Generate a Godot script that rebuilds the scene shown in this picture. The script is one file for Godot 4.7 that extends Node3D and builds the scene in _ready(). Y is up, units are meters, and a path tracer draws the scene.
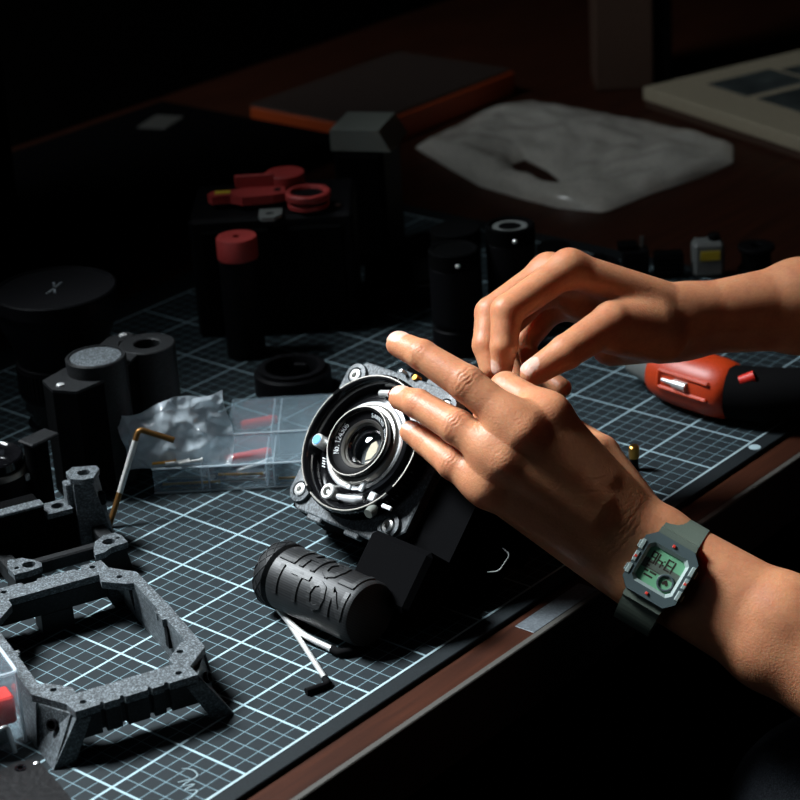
extends Node3D
# Lengths in the helpers are centimetres, measured from the cutting mat's surface (75 cm above the floor): x along the
# desk's front edge, y up, z towards the person's side of the desk.

const CM := 0.01
const TABLE := 75.0
var M := {}
var taken := {}
var rng := RandomNumberGenerator.new()


func _ready() -> void:
	rng.seed = 41
	make_camera()
	make_environment()
	make_lights()
	make_materials()
	make_room()
	make_desk()
	make_mat()
	make_person()
	make_watch()
	make_camera_body()
	make_frame()
	make_shell()
	make_grip_block()
	make_left_lenses()
	make_red_camera()
	make_background()
	make_screwdriver()
	make_boxes_and_bag()
	make_hex_keys()
	make_corner_things()


# ---------------------------------------------------------------- camera, air, light
func make_camera() -> void:
	var c := Camera3D.new()
	c.name = "camera_view"
	add_child(c)
	c.transform = Transform3D(Basis(Vector3(0.645037, -0.058085, 0.761940), Vector3(0.338872, 0.915443, -0.217093), Vector3(-0.684903, 0.398233, 0.610178)), P(-67.790, 64.056, 72.974))
	c.fov = 20.6097
	c.near = 0.05
	c.far = 20.0
	var a := CameraAttributesPhysical.new()
	a.frustum_focal_length = 66.0
	a.frustum_focus_distance = 1.315
	a.frustum_near = 0.05
	a.frustum_far = 20.0
	a.exposure_aperture = 7.5
	c.attributes = a
	c.current = true


func make_environment() -> void:
	var w := WorldEnvironment.new()
	w.name = "surroundings"
	var e := Environment.new()
	e.background_mode = Environment.BG_COLOR
	e.background_color = Color(0.35, 0.45, 0.6)
	e.background_energy_multiplier = 0.05
	e.tonemap_mode = Environment.TONE_MAPPER_LINEAR
	e.tonemap_exposure = 1.0
	e.sdfgi_enabled = true
	e.ssao_enabled = true
	e.ssil_enabled = true
	w.environment = e
	add_child(w)


const LAMP_AT := Vector3(-21, 139, -105)
const LAMP_TO := Vector3(6, 2, -4)

func make_lights() -> void:
	var s := SpotLight3D.new()
	s.name = "pendant_lamp_beam"
	add_child(s)
	s.look_at_from_position(P(LAMP_AT.x, LAMP_AT.y, LAMP_AT.z), P(LAMP_TO.x, LAMP_TO.y, LAMP_TO.z))
	s.light_energy = 11.5
	s.light_color = Color(0.95, 0.98, 1.0)
	s.light_size = 0.28
	s.spot_range = 8.0
	s.spot_attenuation = 2.0
	s.spot_angle = 18.0
	s.spot_angle_attenuation = 1.0
	s.shadow_enabled = true
	# the wide spill of the same lamp
	var w := SpotLight3D.new()
	w.name = "pendant_lamp_spill"
	add_child(w)
	w.transform = s.transform
	w.light_energy = 0.95
	w.light_color = Color(0.95, 0.98, 1.0)
	w.light_size = 0.28
	w.spot_range = 8.0
	w.spot_attenuation = 2.0
	w.spot_angle = 62.0
	w.spot_angle_attenuation = 0.5
	w.shadow_enabled = true
	var a := AreaLight3D.new()
	a.name = "window_daylight"
	add_child(a)
	a.area_size = Vector2(1.1, 0.9)
	a.look_at_from_position(P(-146, 75, -60), P(60, 5, -50))
	a.light_energy = 0.11
	a.light_color = Color(0.85, 0.93, 1.0)
	a.area_range = 10.0
	a.area_attenuation = 2.0
	a.shadow_enabled = true


# ---------------------------------------------------------------- naming
func P(x: float, y: float, z: float) -> Vector3:
	return Vector3(x, y + TABLE, z) * CM


func numbered(called: String) -> String:
	if not taken.has(called):
		taken[called] = 0
		return called
	taken[called] += 1
	return "%s_%03d" % [called, taken[called]]


func tag(o: Node, label: String, category: String, group := "") -> void:
	o.set_meta("label", label)
	o.set_meta("category", category)
	if group != "":
		o.set_meta("group", group)


func thing(called: String, label: String, category: String, at: Vector3, yaw := 0.0, group := "") -> Node3D:
	var o := Node3D.new()
	o.name = numbered(called)
	add_child(o)
	o.position = P(at.x, at.y, at.z)
	o.rotation_degrees.y = yaw
	tag(o, label, category, group)
	return o


func part(parent: Node, called: String, mesh: Mesh, material: Material, label := "") -> MeshInstance3D:
	var o := MeshInstance3D.new()
	o.name = called
	o.mesh = mesh
	o.material_override = material
	o.cast_shadow = GeometryInstance3D.SHADOW_CASTING_SETTING_ON
	parent.add_child(o, true)
	if label != "":
		o.set_meta("label", label)
	return o


func struct(called: String, mesh: Mesh, material: Material) -> MeshInstance3D:
	var o := part(self, called, mesh, material)
	o.set_meta("kind", "structure")
	return o


# ---------------------------------------------------------------- shapes (centimetres)
class Shape:
	var st := SurfaceTool.new()
	var n := 0
	func _init() -> void:
		st.begin(Mesh.PRIMITIVE_TRIANGLES)
	func vert(p: Vector3, nrm: Vector3, uv := Vector2.ZERO, col := Color.WHITE) -> int:
		st.set_color(col)
		st.set_normal(nrm)
		st.set_uv(uv)
		st.add_vertex(p * 0.01)
		n += 1
		return n - 1
	func tri(a: int, b: int, c: int) -> void:
		st.add_index(a)
		st.add_index(b)
		st.add_index(c)
	func flat(ps: Array, out: Vector3) -> void:
		# a flat convex polygon that faces OUT
		var nn: Vector3 = (ps[1] - ps[0]).cross(ps[2] - ps[0])
		if nn.length() < 1e-9 and ps.size() > 3:
			nn = (ps[2] - ps[0]).cross(ps[3] - ps[0])
		if nn.length() < 1e-12:
			return
		nn = nn.normalized()
		var turned := nn.dot(out) < 0.0
		if turned:
			nn = -nn
		var ids := []
		for p in ps:
			ids.append(vert(p, nn))
		for i in range(1, ps.size() - 1):
			if turned:
				tri(ids[0], ids[i], ids[i + 1])
			else:
				tri(ids[0], ids[i + 1], ids[i])
	func done() -> ArrayMesh:
		return st.commit()


func hull_box(s: Shape, lo: Vector3, hi: Vector3, bev: float, x := Transform3D.IDENTITY) -> void:
	# a box with chamfered edges
	var c := (lo + hi) * 0.5
	var h := (hi - lo) * 0.5
	bev = minf(bev, minf(h.x, minf(h.y, h.z)) * 0.95)
	var i := h - Vector3.ONE * bev
	var cen := x * c
	for ax in 3:
		var u := (ax + 1) % 3
		var v := (ax + 2) % 3
		for sg in [-1.0, 1.0]:
			var q := []
			for k in [[-1, -1], [1, -1], [1, 1], [-1, 1]]:
				var p := Vector3.ZERO
				p[ax] = h[ax] * sg
				p[u] = i[u] * k[0]
				p[v] = i[v] * k[1]
				q.append(x * (c + p))
			s.flat(q, (q[0] + q[2]) * 0.5 - cen)
		if bev > 0.0:
			for su in [-1.0, 1.0]:
				for sv in [-1.0, 1.0]:
					var q := []
					for k in [[0, -1], [0, 1], [1, 1], [1, -1]]:
						var p := Vector3.ZERO
						p[ax] = i[ax] * k[1]
						p[u] = (h[u] if k[0] == 0 else i[u]) * su
						p[v] = (i[v] if k[0] == 0 else h[v]) * sv
						q.append(x * (c + p))
					s.flat(q, (q[0] + q[2]) * 0.5 - cen)
	if bev > 0.0:
		for a in [-1.0, 1.0]:
			for b in [-1.0, 1.0]:
				for d in [-1.0, 1.0]:
					var sg := Vector3(a, b, d)
					var q := []
					for ax in 3:
						var p := i * sg
						p[ax] = h[ax] * sg[ax]
						q.append(x * (c + p))
					s.flat(q, q[0] - cen)


func box(lo: Vector3, hi: Vector3, bev := 0.0) -> ArrayMesh:
	var s := Shape.new()
	hull_box(s, lo, hi, bev)
	return s.done()


func cbox(c: Vector3, size: Vector3, bev := 0.0) -> ArrayMesh:
	return box(c - size * 0.5, c + size * 0.5, bev)


func loft(s: Shape, bottom: PackedVector2Array, y0: float, top: PackedVector2Array, y1: float, x := Transform3D.IDENTITY) -> void:
	# joins two outlines of as many corners; outlines lie in x and z
	var n := bottom.size()
	var cb := Vector3.ZERO
	for i in n:
		cb += Vector3(bottom[i].x, y0, bottom[i].y) + Vector3(top[i].x, y1, top[i].y)
	cb = x * (cb / (2.0 * n))
	var cw := Geometry2D.is_polygon_clockwise(top)
	for i in n:
		var j := (i + 1) % n
		var b0 := x * Vector3(bottom[i].x, y0, bottom[i].y)
		var b1 := x * Vector3(bottom[j].x, y0, bottom[j].y)
		var t0 := x * Vector3(top[i].x, y1, top[i].y)
		var t1 := x * Vector3(top[j].x, y1, top[j].y)
		var e := top[j] - top[i]
		if e.length() < 1e-5:
			e = bottom[j] - bottom[i]
		var o2 := Vector2(e.y, -e.x) if not cw else Vector2(-e.y, e.x)
		var o := x.basis * Vector3(o2.x, 0, o2.y)
		s.flat([b0, b1, t1], o)
		s.flat([b0, t1, t0], o)
	for side in 2:
		var poly := top if side == 0 else bottom
		var y := y1 if side == 0 else y0
		var o := x.basis * Vector3(0, 1 if side == 0 else -1, 0)
		var ids := Geometry2D.triangulate_polygon(poly)
		for k in range(0, ids.size(), 3):
			var q := []
			for m in 3:
				var p := poly[ids[k + m]]
				q.append(x * Vector3(p.x, y, p.y))
			s.flat(q, o)


func prism(s: Shape, poly: PackedVector2Array, y0: float, y1: float, x := Transform3D.IDENTITY) -> void:
	loft(s, poly, y0, poly, y1, x)


func lathe(s: Shape, prof: Array, seg := 32, x := Transform3D.IDENTITY, from := 0.0, to := TAU) -> void:
	# turns a profile of (radius, height) about y; edges under 35 degrees are smoothed
	var n := prof.size()
	var dirs := []
	for i in n - 1:
		var d: Vector2 = prof[i + 1] - prof[i]
		dirs.append(Vector2(d.y, -d.x).normalized())
	for i in n - 1:
		var d: Vector2 = prof[i + 1] - prof[i]
		if d.length() < 1e-6:
			continue
		var na: Vector2 = dirs[i]
		var nb: Vector2 = dirs[i]
		if i > 0 and dirs[i - 1].dot(dirs[i]) > 0.8:
			na = (dirs[i - 1] + dirs[i]).normalized()
		if i < n - 2 and dirs[i + 1].dot(dirs[i]) > 0.8:
			nb = (dirs[i + 1] + dirs[i]).normalized()
		var prev := []
		for k in seg + 1:
			var a := from + (to - from) * k / seg
			var ca := cos(a)
			var sa := sin(a)
			var p: Vector2 = prof[i]
			var q: Vector2 = prof[i + 1]
			var v0 := s.vert(x * Vector3(p.x * ca, p.y, p.x * sa), x.basis * Vector3(na.x * ca, na.y, na.x * sa), Vector2(float(k) / seg, 0))
			var v1 := s.vert(x * Vector3(q.x * ca, q.y, q.x * sa), x.basis * Vector3(nb.x * ca, nb.y, nb.x * sa), Vector2(float(k) / seg, 1))
			if k > 0:
				s.tri(prev[0], v0, v1)
				s.tri(prev[0], v1, prev[1])
			prev = [v0, v1]


func turned(prof: Array, seg := 32, x := Transform3D.IDENTITY) -> ArrayMesh:
	var s := Shape.new()
	lathe(s, prof, seg, x)
	return s.done()


func drum(r: float, y0: float, y1: float, bev := 0.1) -> Array:
	return [Vector2(0.0001, y0), Vector2(r - bev, y0), Vector2(r, y0 + bev), Vector2(r, y1 - bev), Vector2(r - bev, y1), Vector2(0.0001, y1)]


func pipe(r0: float, r1: float, y0: float, y1: float, b := 0.05) -> Array:
	return [Vector2(r0, y0 + b), Vector2(r0 + b, y0), Vector2(r1 - b, y0), Vector2(r1, y0 + b), Vector2(r1, y1 - b), Vector2(r1 - b, y1), Vector2(r0 + b, y1), Vector2(r0, y1 - b), Vector2(r0, y0 + b)]


func tube(s: Shape, pts: Array, radius, seg := 12, flatten := 1.0) -> void:
	# a round rod along a path, closed at both ends; radius is a number or one for each point
	var n := pts.size()
	var up := Vector3.UP
	var t0: Vector3 = (pts[1] - pts[0]).normalized()
	if absf(t0.y) > 0.9:
		up = Vector3.RIGHT
	var side := t0.cross(up).normalized()
	var prev := []
	for i in n:
		var t: Vector3
		if i == 0:
			t = pts[1] - pts[0]
		elif i == n - 1:
			t = pts[i] - pts[i - 1]
		else:
			t = (pts[i] - pts[i - 1]).normalized() + (pts[i + 1] - pts[i]).normalized()
		t = t.normalized()
		side = (side - t * side.dot(t)).normalized()
		var oth := t.cross(side)
		var r: float = radius[i] if radius is Array else radius
		var ring := []
		for k in seg + 1:
			var a := TAU * k / seg
			var d := side * cos(a) + oth * sin(a) * flatten
			ring.append(s.vert(pts[i] + d * r, d.normalized(), Vector2(float(k) / seg, float(i) / n)))
		if i > 0:
			for k in seg:
				s.tri(prev[k], ring[k + 1], prev[k + 1])
				s.tri(prev[k], ring[k], ring[k + 1])
		if i == 0 or i == n - 1:
			var cap := []
			for k in seg:
				var a := TAU * k / seg
				cap.append(pts[i] + (side * cos(a) + oth * sin(a) * flatten) * r)
			s.flat(cap, -t if i == 0 else t)
		prev = ring


func rod(pts: Array, radius, seg := 12) -> ArrayMesh:
	var s := Shape.new()
	tube(s, pts, radius, seg)
	return s.done()


func bend_path(pts: Array, r: float, steps := 6) -> Array:
	# rounds the corners of a path
	var out := [pts[0]]
	for i in range(1, pts.size() - 1):
		var a: Vector3 = pts[i] + (pts[i - 1] - pts[i]).normalized() * r
		var b: Vector3 = pts[i] + (pts[i + 1] - pts[i]).normalized() * r
		for k in steps + 1:
			var t := float(k) / steps
			out.append(a.lerp(pts[i], t).lerp(pts[i].lerp(b, t), t))
	out.append(pts[-1])
	return out


func sheet(f: Callable, nu: int, nv: int, close_u := false) -> ArrayMesh:
	# a smooth surface f(u, v)
	var st := SurfaceTool.new()
	st.begin(Mesh.PRIMITIVE_TRIANGLES)
	st.set_smooth_group(0)
	for i in nu + 1:
		for j in nv + 1:
			st.set_uv(Vector2(float(i) / nu, float(j) / nv))
			st.add_vertex(f.call(float(i % nu if close_u else i) / nu, float(j) / nv) * CM)
	for i in nu:
		for j in nv:
			var a := i * (nv + 1) + j
			var b := a + nv + 1
			for q in [a, b, a + 1, a + 1, b, b + 1]:
				st.add_index(q)
	st.generate_normals()
	return st.commit()


func axes(at: Vector3, x: Vector3, y: Vector3, z: Vector3) -> Transform3D:
	return Transform3D(Basis(x, y, z), at)


func standing(dir: Vector3, at := Vector3.ZERO) -> Transform3D:
	# y along dir
	var y := dir.normalized()
	var x := y.cross(Vector3(0.31, 0.2, 0.93)).normalized()
	return Transform3D(Basis(x, y, x.cross(y)), at)


func pv(a: Array) -> PackedVector2Array:
	var out := PackedVector2Array()
	for i in range(0, a.size(), 2):
		out.append(Vector2(a[i], a[i + 1]))
	return out


func csg_plate(called: String, parent: Node, outline: PackedVector2Array, y0: float, thick: float, cuts: Array, material: Material) -> CSGPolygon3D:
	# a plate lying in x and z with holes: a cut is [x, z, radius] or an outline
	var c := CSGPolygon3D.new()
	c.name = called
	c.polygon = scaled(outline)
	c.depth = thick * CM
	c.material = material
	for k in cuts:
		if k is PackedVector2Array:
			var h := CSGPolygon3D.new()
			h.name = "opening"
			h.polygon = scaled(k)
			h.depth = (thick + 1.0) * CM
			h.position.z = 0.5 * CM
			h.operation = CSGShape3D.OPERATION_SUBTRACTION
			h.material = material
			c.add_child(h, true)
		else:
			var h := CSGCylinder3D.new()
			h.name = "hole"
			h.radius = k[2] * CM
			h.height = (thick + 1.0) * CM
			h.sides = 16
			h.rotation_degrees.x = 90
			h.position = Vector3(k[0], k[1], -thick * 0.5) * CM
			h.operation = CSGShape3D.OPERATION_SUBTRACTION
			h.material = material
			c.add_child(h, true)
	parent.add_child(c, true)
	# the polygon's x stays x, its y becomes z and the depth goes up
	c.transform = Transform3D(Basis(Vector3(1, 0, 0), Vector3(0, 0, 1), Vector3(0, -1, 0)), Vector3(0, y0, 0) * CM)
	return c


func scaled(p: PackedVector2Array) -> PackedVector2Array:
	var o := PackedVector2Array()
	for q in p:
		o.append(q * CM)
	return o


# ---------------------------------------------------------------- flesh and cloth: rounded bones joined smoothly
func flesh(out: Dictionary, groups: Array, frame: Transform3D, lo: Vector3, hi: Vector3, h: float, kjoin: float) -> void:
	# groups: the first is the trunk, the others (fingers) join it; a group is [blend, bone, bone ...], a bone [a, ra, b, rb]
	var inv := frame.affine_inverse()
	var nx := int(ceil((hi.x - lo.x) / h)) + 1
	var ny := int(ceil((hi.y - lo.y) / h)) + 1
	var nz := int(ceil((hi.z - lo.z) / h)) + 1
	var sy := nx
	var sz := nx * ny
	var total := nx * ny * nz
	var field := PackedFloat32Array()
	field.resize(total)
	field.fill(9.0)
	var trunk := field.duplicate()
	var fingers := field.duplicate()
	var work := field.duplicate()
	for gi in groups.size():
		var g: Array = groups[gi]
		var k: float = g[0]
		var band := maxf(kjoin, k) + 0.35
		var gl := Vector3i(nx, ny, nz)
		var gh := Vector3i(-1, -1, -1)
		for bi in range(1, g.size()):
			var b: Array = g[bi]
			var a: Vector3 = inv * b[0]
			var c: Vector3 = inv * b[2]
			var ra: float = b[1]
			var rb: float = b[3]
			var mr := maxf(ra, rb) + band
			var bl := (Vector3(minf(a.x, c.x), minf(a.y, c.y), minf(a.z, c.z)) - Vector3.ONE * mr - lo) / h
			var bh := (Vector3(maxf(a.x, c.x), maxf(a.y, c.y), maxf(a.z, c.z)) + Vector3.ONE * mr - lo) / h
			var x0 := clampi(int(bl.x), 0, nx)
			var x1 := clampi(int(bh.x) + 1, 0, nx)
			var y0 := clampi(int(bl.y), 0, ny)
			var y1 := clampi(int(bh.y) + 1, 0, ny)
			var z0 := clampi(int(bl.z), 0, nz)
			var z1 := clampi(int(bh.z) + 1, 0, nz)
			if x0 >= x1 or y0 >= y1 or z0 >= z1:
				continue
			gl = Vector3i(mini(gl.x, x0), mini(gl.y, y0), mini(gl.z, z0))
			gh = Vector3i(maxi(gh.x, x1), maxi(gh.y, y1), maxi(gh.z, z1))
			var ac := c - a
			var il := 1.0 / maxf(ac.length_squared(), 1e-6)
			var dr := rb - ra
			for iz in range(z0, z1):
				for iy in range(y0, y1):
					var at := iz * sz + iy * sy + x0
					var p := Vector3(lo.x + x0 * h, lo.y + iy * h, lo.z + iz * h) - a
					for ix in range(x0, x1):
						var t := clampf(p.dot(ac) * il, 0.0, 1.0)
						var d := (p - ac * t).length() - ra - dr * t
						var w := work[at]
						var e := k - absf(w - d)
						if e > 0.0:
							work[at] = minf(w, d) - e * e * 0.25 / k
						elif d < w:
							work[at] = d
						at += 1
						p.x += h
		for iz in range(gl.z, gh.z):
			for iy in range(gl.y, gh.y):
				var at := iz * sz + iy * sy + gl.x
				for ix in range(gl.x, gh.x):
					var w := work[at]
					if w < 9.0:
						if gi == 0:
							trunk[at] = w
						elif w < fingers[at]:
							fingers[at] = w
						work[at] = 9.0
					at += 1
	for i in total:
		var a := trunk[i]
		var b := fingers[i]
		var e := kjoin - absf(a - b)
		field[i] = minf(a, b) - (e * e * 0.25 / kjoin if e > 0.0 else 0.0)
	# one vertex in each crossed cell, one quad round each crossed edge
	var ids := PackedInt32Array()
	ids.resize(total)
	ids.fill(-1)
	var pos: PackedVector3Array = out.pos
	var nrm: PackedVector3Array = out.nrm
	var idx: PackedInt32Array = out.idx
	var lim := h * 2.2
	for iz in nz - 1:
		for iy in ny - 1:
			var at := iz * sz + iy * sy
			for ix in nx - 1:
				var f0 := field[at]
				if absf(f0) < lim:
					var f1 := field[at + 1]
					var f2 := field[at + sy]
					var f3 := field[at + sy + 1]
					var f4 := field[at + sz]
					var f5 := field[at + sz + 1]
					var f6 := field[at + sz + sy]
					var f7 := field[at + sz + sy + 1]
					var inside := int(f0 < 0.0) + int(f1 < 0.0) + int(f2 < 0.0) + int(f3 < 0.0) + int(f4 < 0.0) + int(f5 < 0.0) + int(f6 < 0.0) + int(f7 < 0.0)
					if inside > 0 and inside < 8:
						var sum := Vector3.ZERO
						var m := 0
						if (f0 < 0.0) != (f1 < 0.0):
							sum += Vector3(f0 / (f0 - f1), 0, 0)
							m += 1
						if (f2 < 0.0) != (f3 < 0.0):
							sum += Vector3(f2 / (f2 - f3), 1, 0)
							m += 1
						if (f4 < 0.0) != (f5 < 0.0):
							sum += Vector3(f4 / (f4 - f5), 0, 1)
							m += 1
						if (f6 < 0.0) != (f7 < 0.0):
							sum += Vector3(f6 / (f6 - f7), 1, 1)
							m += 1
						if (f0 < 0.0) != (f2 < 0.0):
							sum += Vector3(0, f0 / (f0 - f2), 0)
							m += 1
						if (f1 < 0.0) != (f3 < 0.0):
							sum += Vector3(1, f1 / (f1 - f3), 0)
							m += 1
						if (f4 < 0.0) != (f6 < 0.0):
							sum += Vector3(0, f4 / (f4 - f6), 1)
							m += 1
						if (f5 < 0.0) != (f7 < 0.0):
							sum += Vector3(1, f5 / (f5 - f7), 1)
							m += 1
						if (f0 < 0.0) != (f4 < 0.0):
							sum += Vector3(0, 0, f0 / (f0 - f4))
							m += 1
						if (f1 < 0.0) != (f5 < 0.0):
							sum += Vector3(1, 0, f1 / (f1 - f5))
							m += 1
						if (f2 < 0.0) != (f6 < 0.0):
							sum += Vector3(0, 1, f2 / (f2 - f6))
							m += 1
						if (f3 < 0.0) != (f7 < 0.0):
							sum += Vector3(1, 1, f3 / (f3 - f7))
							m += 1
						var gvec := Vector3(f1 + f3 + f5 + f7 - f0 - f2 - f4 - f6, f2 + f3 + f6 + f7 - f0 - f1 - f4 - f5, f4 + f5 + f6 + f7 - f0 - f1 - f2 - f3)
						ids[at] = pos.size()
						pos.append(frame * (lo + (Vector3(ix, iy, iz) + sum / m) * h))
						nrm.append(frame.basis * gvec.normalized())
				at += 1
	for iz in range(1, nz - 1):
		for iy in range(1, ny - 1):
			var at := iz * sz + iy * sy + 1
			for ix in range(1, nx - 1):
				var f0 := field[at]
				if absf(f0) < lim:
					var neg := f0 < 0.0
					for ax in 3:
						var step: int = [1, sy, sz][ax]
						if neg != (field[at + step] < 0.0):
							var u: int = [sy, sz, 1][ax]
							var v: int = [sz, 1, sy][ax]
							var q0 := ids[at]
							var q1 := ids[at - u]
							var q2 := ids[at - u - v]
							var q3 := ids[at - v]
							if q0 >= 0 and q1 >= 0 and q2 >= 0 and q3 >= 0:
								if neg:
									idx.append_array(PackedInt32Array([q0, q2, q1, q0, q3, q2]))
								else:
									idx.append_array(PackedInt32Array([q0, q1, q2, q0, q2, q3]))
				at += 1
	out.pos = pos
	out.nrm = nrm
	out.idx = idx


func flesh_mesh(out: Dictionary) -> ArrayMesh:
	var n: int = out.pos.size()
	var p := PackedVector3Array()
	p.resize(n)
	for i in n:
		p[i] = out.pos[i] * CM
	var arr := []
	arr.resize(Mesh.ARRAY_MAX)
	arr[Mesh.ARRAY_VERTEX] = p
	arr[Mesh.ARRAY_NORMAL] = out.nrm
	if out.has("col"):
		arr[Mesh.ARRAY_COLOR] = out.col
	arr[Mesh.ARRAY_INDEX] = out.idx
	var m := ArrayMesh.new()
	m.add_surface_from_arrays(Mesh.PRIMITIVE_TRIANGLES, arr)
	return m


# ---------------------------------------------------------------- materials
func srgb(r: int, g: int, b: int) -> Color:
	return Color8(r, g, b)


func mat(color: Color, rough: float, metal := 0.0) -> StandardMaterial3D:
	var m := StandardMaterial3D.new()
	m.albedo_color = color
	m.roughness = rough
	m.metallic = metal
	return m


func grain_image(size: int, low: float, high: float, seed_: int, blur := 0) -> ImageTexture:
	# random speckle
	var r := RandomNumberGenerator.new()
	r.seed = seed_
	var im := Image.create(size, size, false, Image.FORMAT_RGB8)
	for y in size:
		for x in size:
			var v := r.randf()
			v = low + (high - low) * v * v
			im.set_pixel(x, y, Color(v, v, v))
	if blur > 0:
		im.resize(size / blur, size / blur, Image.INTERPOLATE_BILINEAR)
		im.resize(size, size, Image.INTERPOLATE_CUBIC)
	return ImageTexture.create_from_image(im)


func noise_image(size: int, freq: float, seed_: int, ramp: Array, stretch := Vector2.ONE, octaves := 4, kind := FastNoiseLite.TYPE_SIMPLEX_SMOOTH) -> ImageTexture:
	var n := FastNoiseLite.new()
	n.seed = seed_
	n.frequency = freq
	n.noise_type = kind
	n.fractal_octaves = octaves
	var im := Image.create(size, size, false, Image.FORMAT_RGB8)
	for y in size:
		for x in size:
			# wraps round by taking the noise on two circles
			var a := TAU * x / size
			var b := TAU * y / size
			var rr := size / TAU
			var v := n.get_noise_3d((cos(a) * rr + sin(b) * 31.0) * stretch.x, (sin(a) * rr + cos(b) * 17.0) * stretch.x, b * rr * stretch.y)
			v = clampf(v * 0.5 + 0.5, 0, 1)
			im.set_pixel(x, y, (ramp[0] as Color).lerp(ramp[1], v))
	return ImageTexture.create_from_image(im)


func over(m: StandardMaterial3D, tex: Texture2D, per_metre: float) -> StandardMaterial3D:
	m.albedo_texture = tex
	m.uv1_triplanar = true
	m.uv1_world_triplanar = true
	m.uv1_scale = Vector3.ONE * per_metre
	return m


func rough_by(m: StandardMaterial3D, tex: Texture2D, cm_deep: float) -> StandardMaterial3D:
	m.heightmap_enabled = true
	m.heightmap_texture = tex
	m.heightmap_scale = cm_deep
	return m


func make_materials() -> void:
	var speck := grain_image(256, 0.45, 1.0, 3)
	var speck_strong := grain_image(256, 0.3, 1.0, 5)
	var soft := grain_image(256, 0.7, 1.0, 8, 2)
	M.soft = soft
	M.mat = over(mat(srgb(20, 29, 33), 0.75), soft, 14.0)
	var grid := Image.create(512, 512, true, Image.FORMAT_RGB8)
	var base := srgb(19, 28, 32)
	grid.fill(base)
	var fine := srgb(104, 128, 136)
	var bold := srgb(152, 178, 186)
	for k in range(1, 5):
		var c := int(round(k * 102.4))
		grid.fill_rect(Rect2i(c - 3, 0, 6, 512), fine)
		grid.fill_rect(Rect2i(0, c - 3, 512, 6), fine)
	for k in [0, 504]:
		grid.fill_rect(Rect2i(k, 0, 8 if k > 0 else 7, 512), bold)
		grid.fill_rect(Rect2i(0, k, 512, 8 if k > 0 else 7), bold)
	grid.generate_mipmaps()
	var g := mat(Color.WHITE, 0.7)
	g.albedo_texture = ImageTexture.create_from_image(grid)
	M.grid = g
	M.print = mat(srgb(158, 180, 186), 0.55)
	M.wood = over(mat(srgb(66, 33, 19), 0.5), noise_image(512, 0.02, 4, [Color(0.5, 0.5, 0.5), Color(1, 1, 1)], Vector2(0.35, 6.0)), 2.2)
	M.edge = mat(srgb(36, 36, 38), 0.6)
	M.edge_worn = mat(srgb(66, 64, 60), 0.5)
	M.wall = over(mat(srgb(40, 36, 33), 0.9), soft, 3.0)
	M.floor = over(mat(srgb(38, 30, 26), 0.7), soft, 3.0)
	M.frame_white = mat(srgb(150, 150, 148), 0.5)
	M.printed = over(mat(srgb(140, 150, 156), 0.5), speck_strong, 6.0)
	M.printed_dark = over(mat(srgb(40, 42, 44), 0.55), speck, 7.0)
	M.black = mat(srgb(12, 12, 14), 0.55)
	M.black_gloss = mat(srgb(14, 14, 16), 0.12)
	M.black_matt = over(mat(srgb(16, 17, 18), 0.8), speck, 20.0)
	M.rubber = mat(srgb(13, 13, 14), 0.8)
	M.steel = mat(srgb(215, 215, 212), 0.35, 0.55)
	M.chrome = mat(srgb(232, 234, 235), 0.22, 0.6)
	M.satin = mat(srgb(140, 136, 130), 0.36, 0.9)
	M.bronze = mat(srgb(128, 92, 50), 0.4, 0.8)
	M.brass = mat(srgb(196, 142, 66), 0.3, 1.0)
	M.white_paint = mat(srgb(226, 230, 232), 0.5)
	M.blue = mat(srgb(70, 150, 220), 0.45)
	M.red = over(mat(srgb(232, 74, 70), 0.6), speck, 20.0)
	M.red_flat = mat(srgb(214, 40, 26), 0.45)
	M.orange = over(mat(srgb(235, 74, 24), 0.42), soft, 20.0)
	M.orange_card = mat(srgb(170, 68, 20), 0.6)
	M.grey_plastic = mat(srgb(104, 108, 106), 0.5)
	M.grey_light = mat(srgb(112, 117, 110), 0.6)
	M.paper = over(mat(srgb(196, 184, 156), 0.8), soft, 12.0)
	M.picture = over(mat(srgb(90, 98, 96), 0.6), noise_image(128, 0.03, 12, [Color(0.25, 0.28, 0.3), Color(1, 1, 1)]), 5.0)
	M.bag = over(mat(srgb(232, 228, 216), 0.22), soft, 8.0)
	M.bag.uv1_world_triplanar = true
	M.brown_box = over(mat(srgb(84, 58, 42), 0.7), soft, 6.0)
	M.yellow = mat(srgb(190, 170, 40), 0.6)
	M.leather = rough_by(mat(srgb(13, 12, 13), 0.5), noise_image(256, 0.05, 31, [Color.BLACK, Color.WHITE]), 0.03)
	M.leather.uv1_triplanar = true
	M.leather.uv1_scale = Vector3.ONE * 12.0
	M.strap = over(mat(srgb(122, 136, 122), 0.55), soft, 60.0)
	M.case = mat(srgb(78, 92, 94), 0.4)
	M.case_light = mat(srgb(148, 164, 160), 0.45)
	M.lcd = mat(srgb(124, 188, 146), 0.4)
	M.lcd_ink = mat(srgb(52, 40, 34), 0.5)
	M.mark_red = mat(srgb(220, 60, 44), 0.5)
	var pane := mat(Color(0.7, 0.8, 0.85, 0.12), 0.06)
	pane.transparency = BaseMaterial3D.TRANSPARENCY_ALPHA
	M.clear = pane
	var film := mat(Color(0.9, 0.95, 0.98, 0.4), 0.12)
	film.transparency = BaseMaterial3D.TRANSPARENCY_ALPHA
	M.film = film
	var glass := mat(Color(0.04, 0.05, 0.06, 0.2), 0.02)
	glass.transparency = BaseMaterial3D.TRANSPARENCY_ALPHA
	M.glass = glass
	var skin := mat(Color.WHITE, 0.46)
	skin.vertex_color_use_as_albedo = true
	skin.subsurf_scatter_enabled = true
	skin.subsurf_scatter_strength = 0.25
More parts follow.
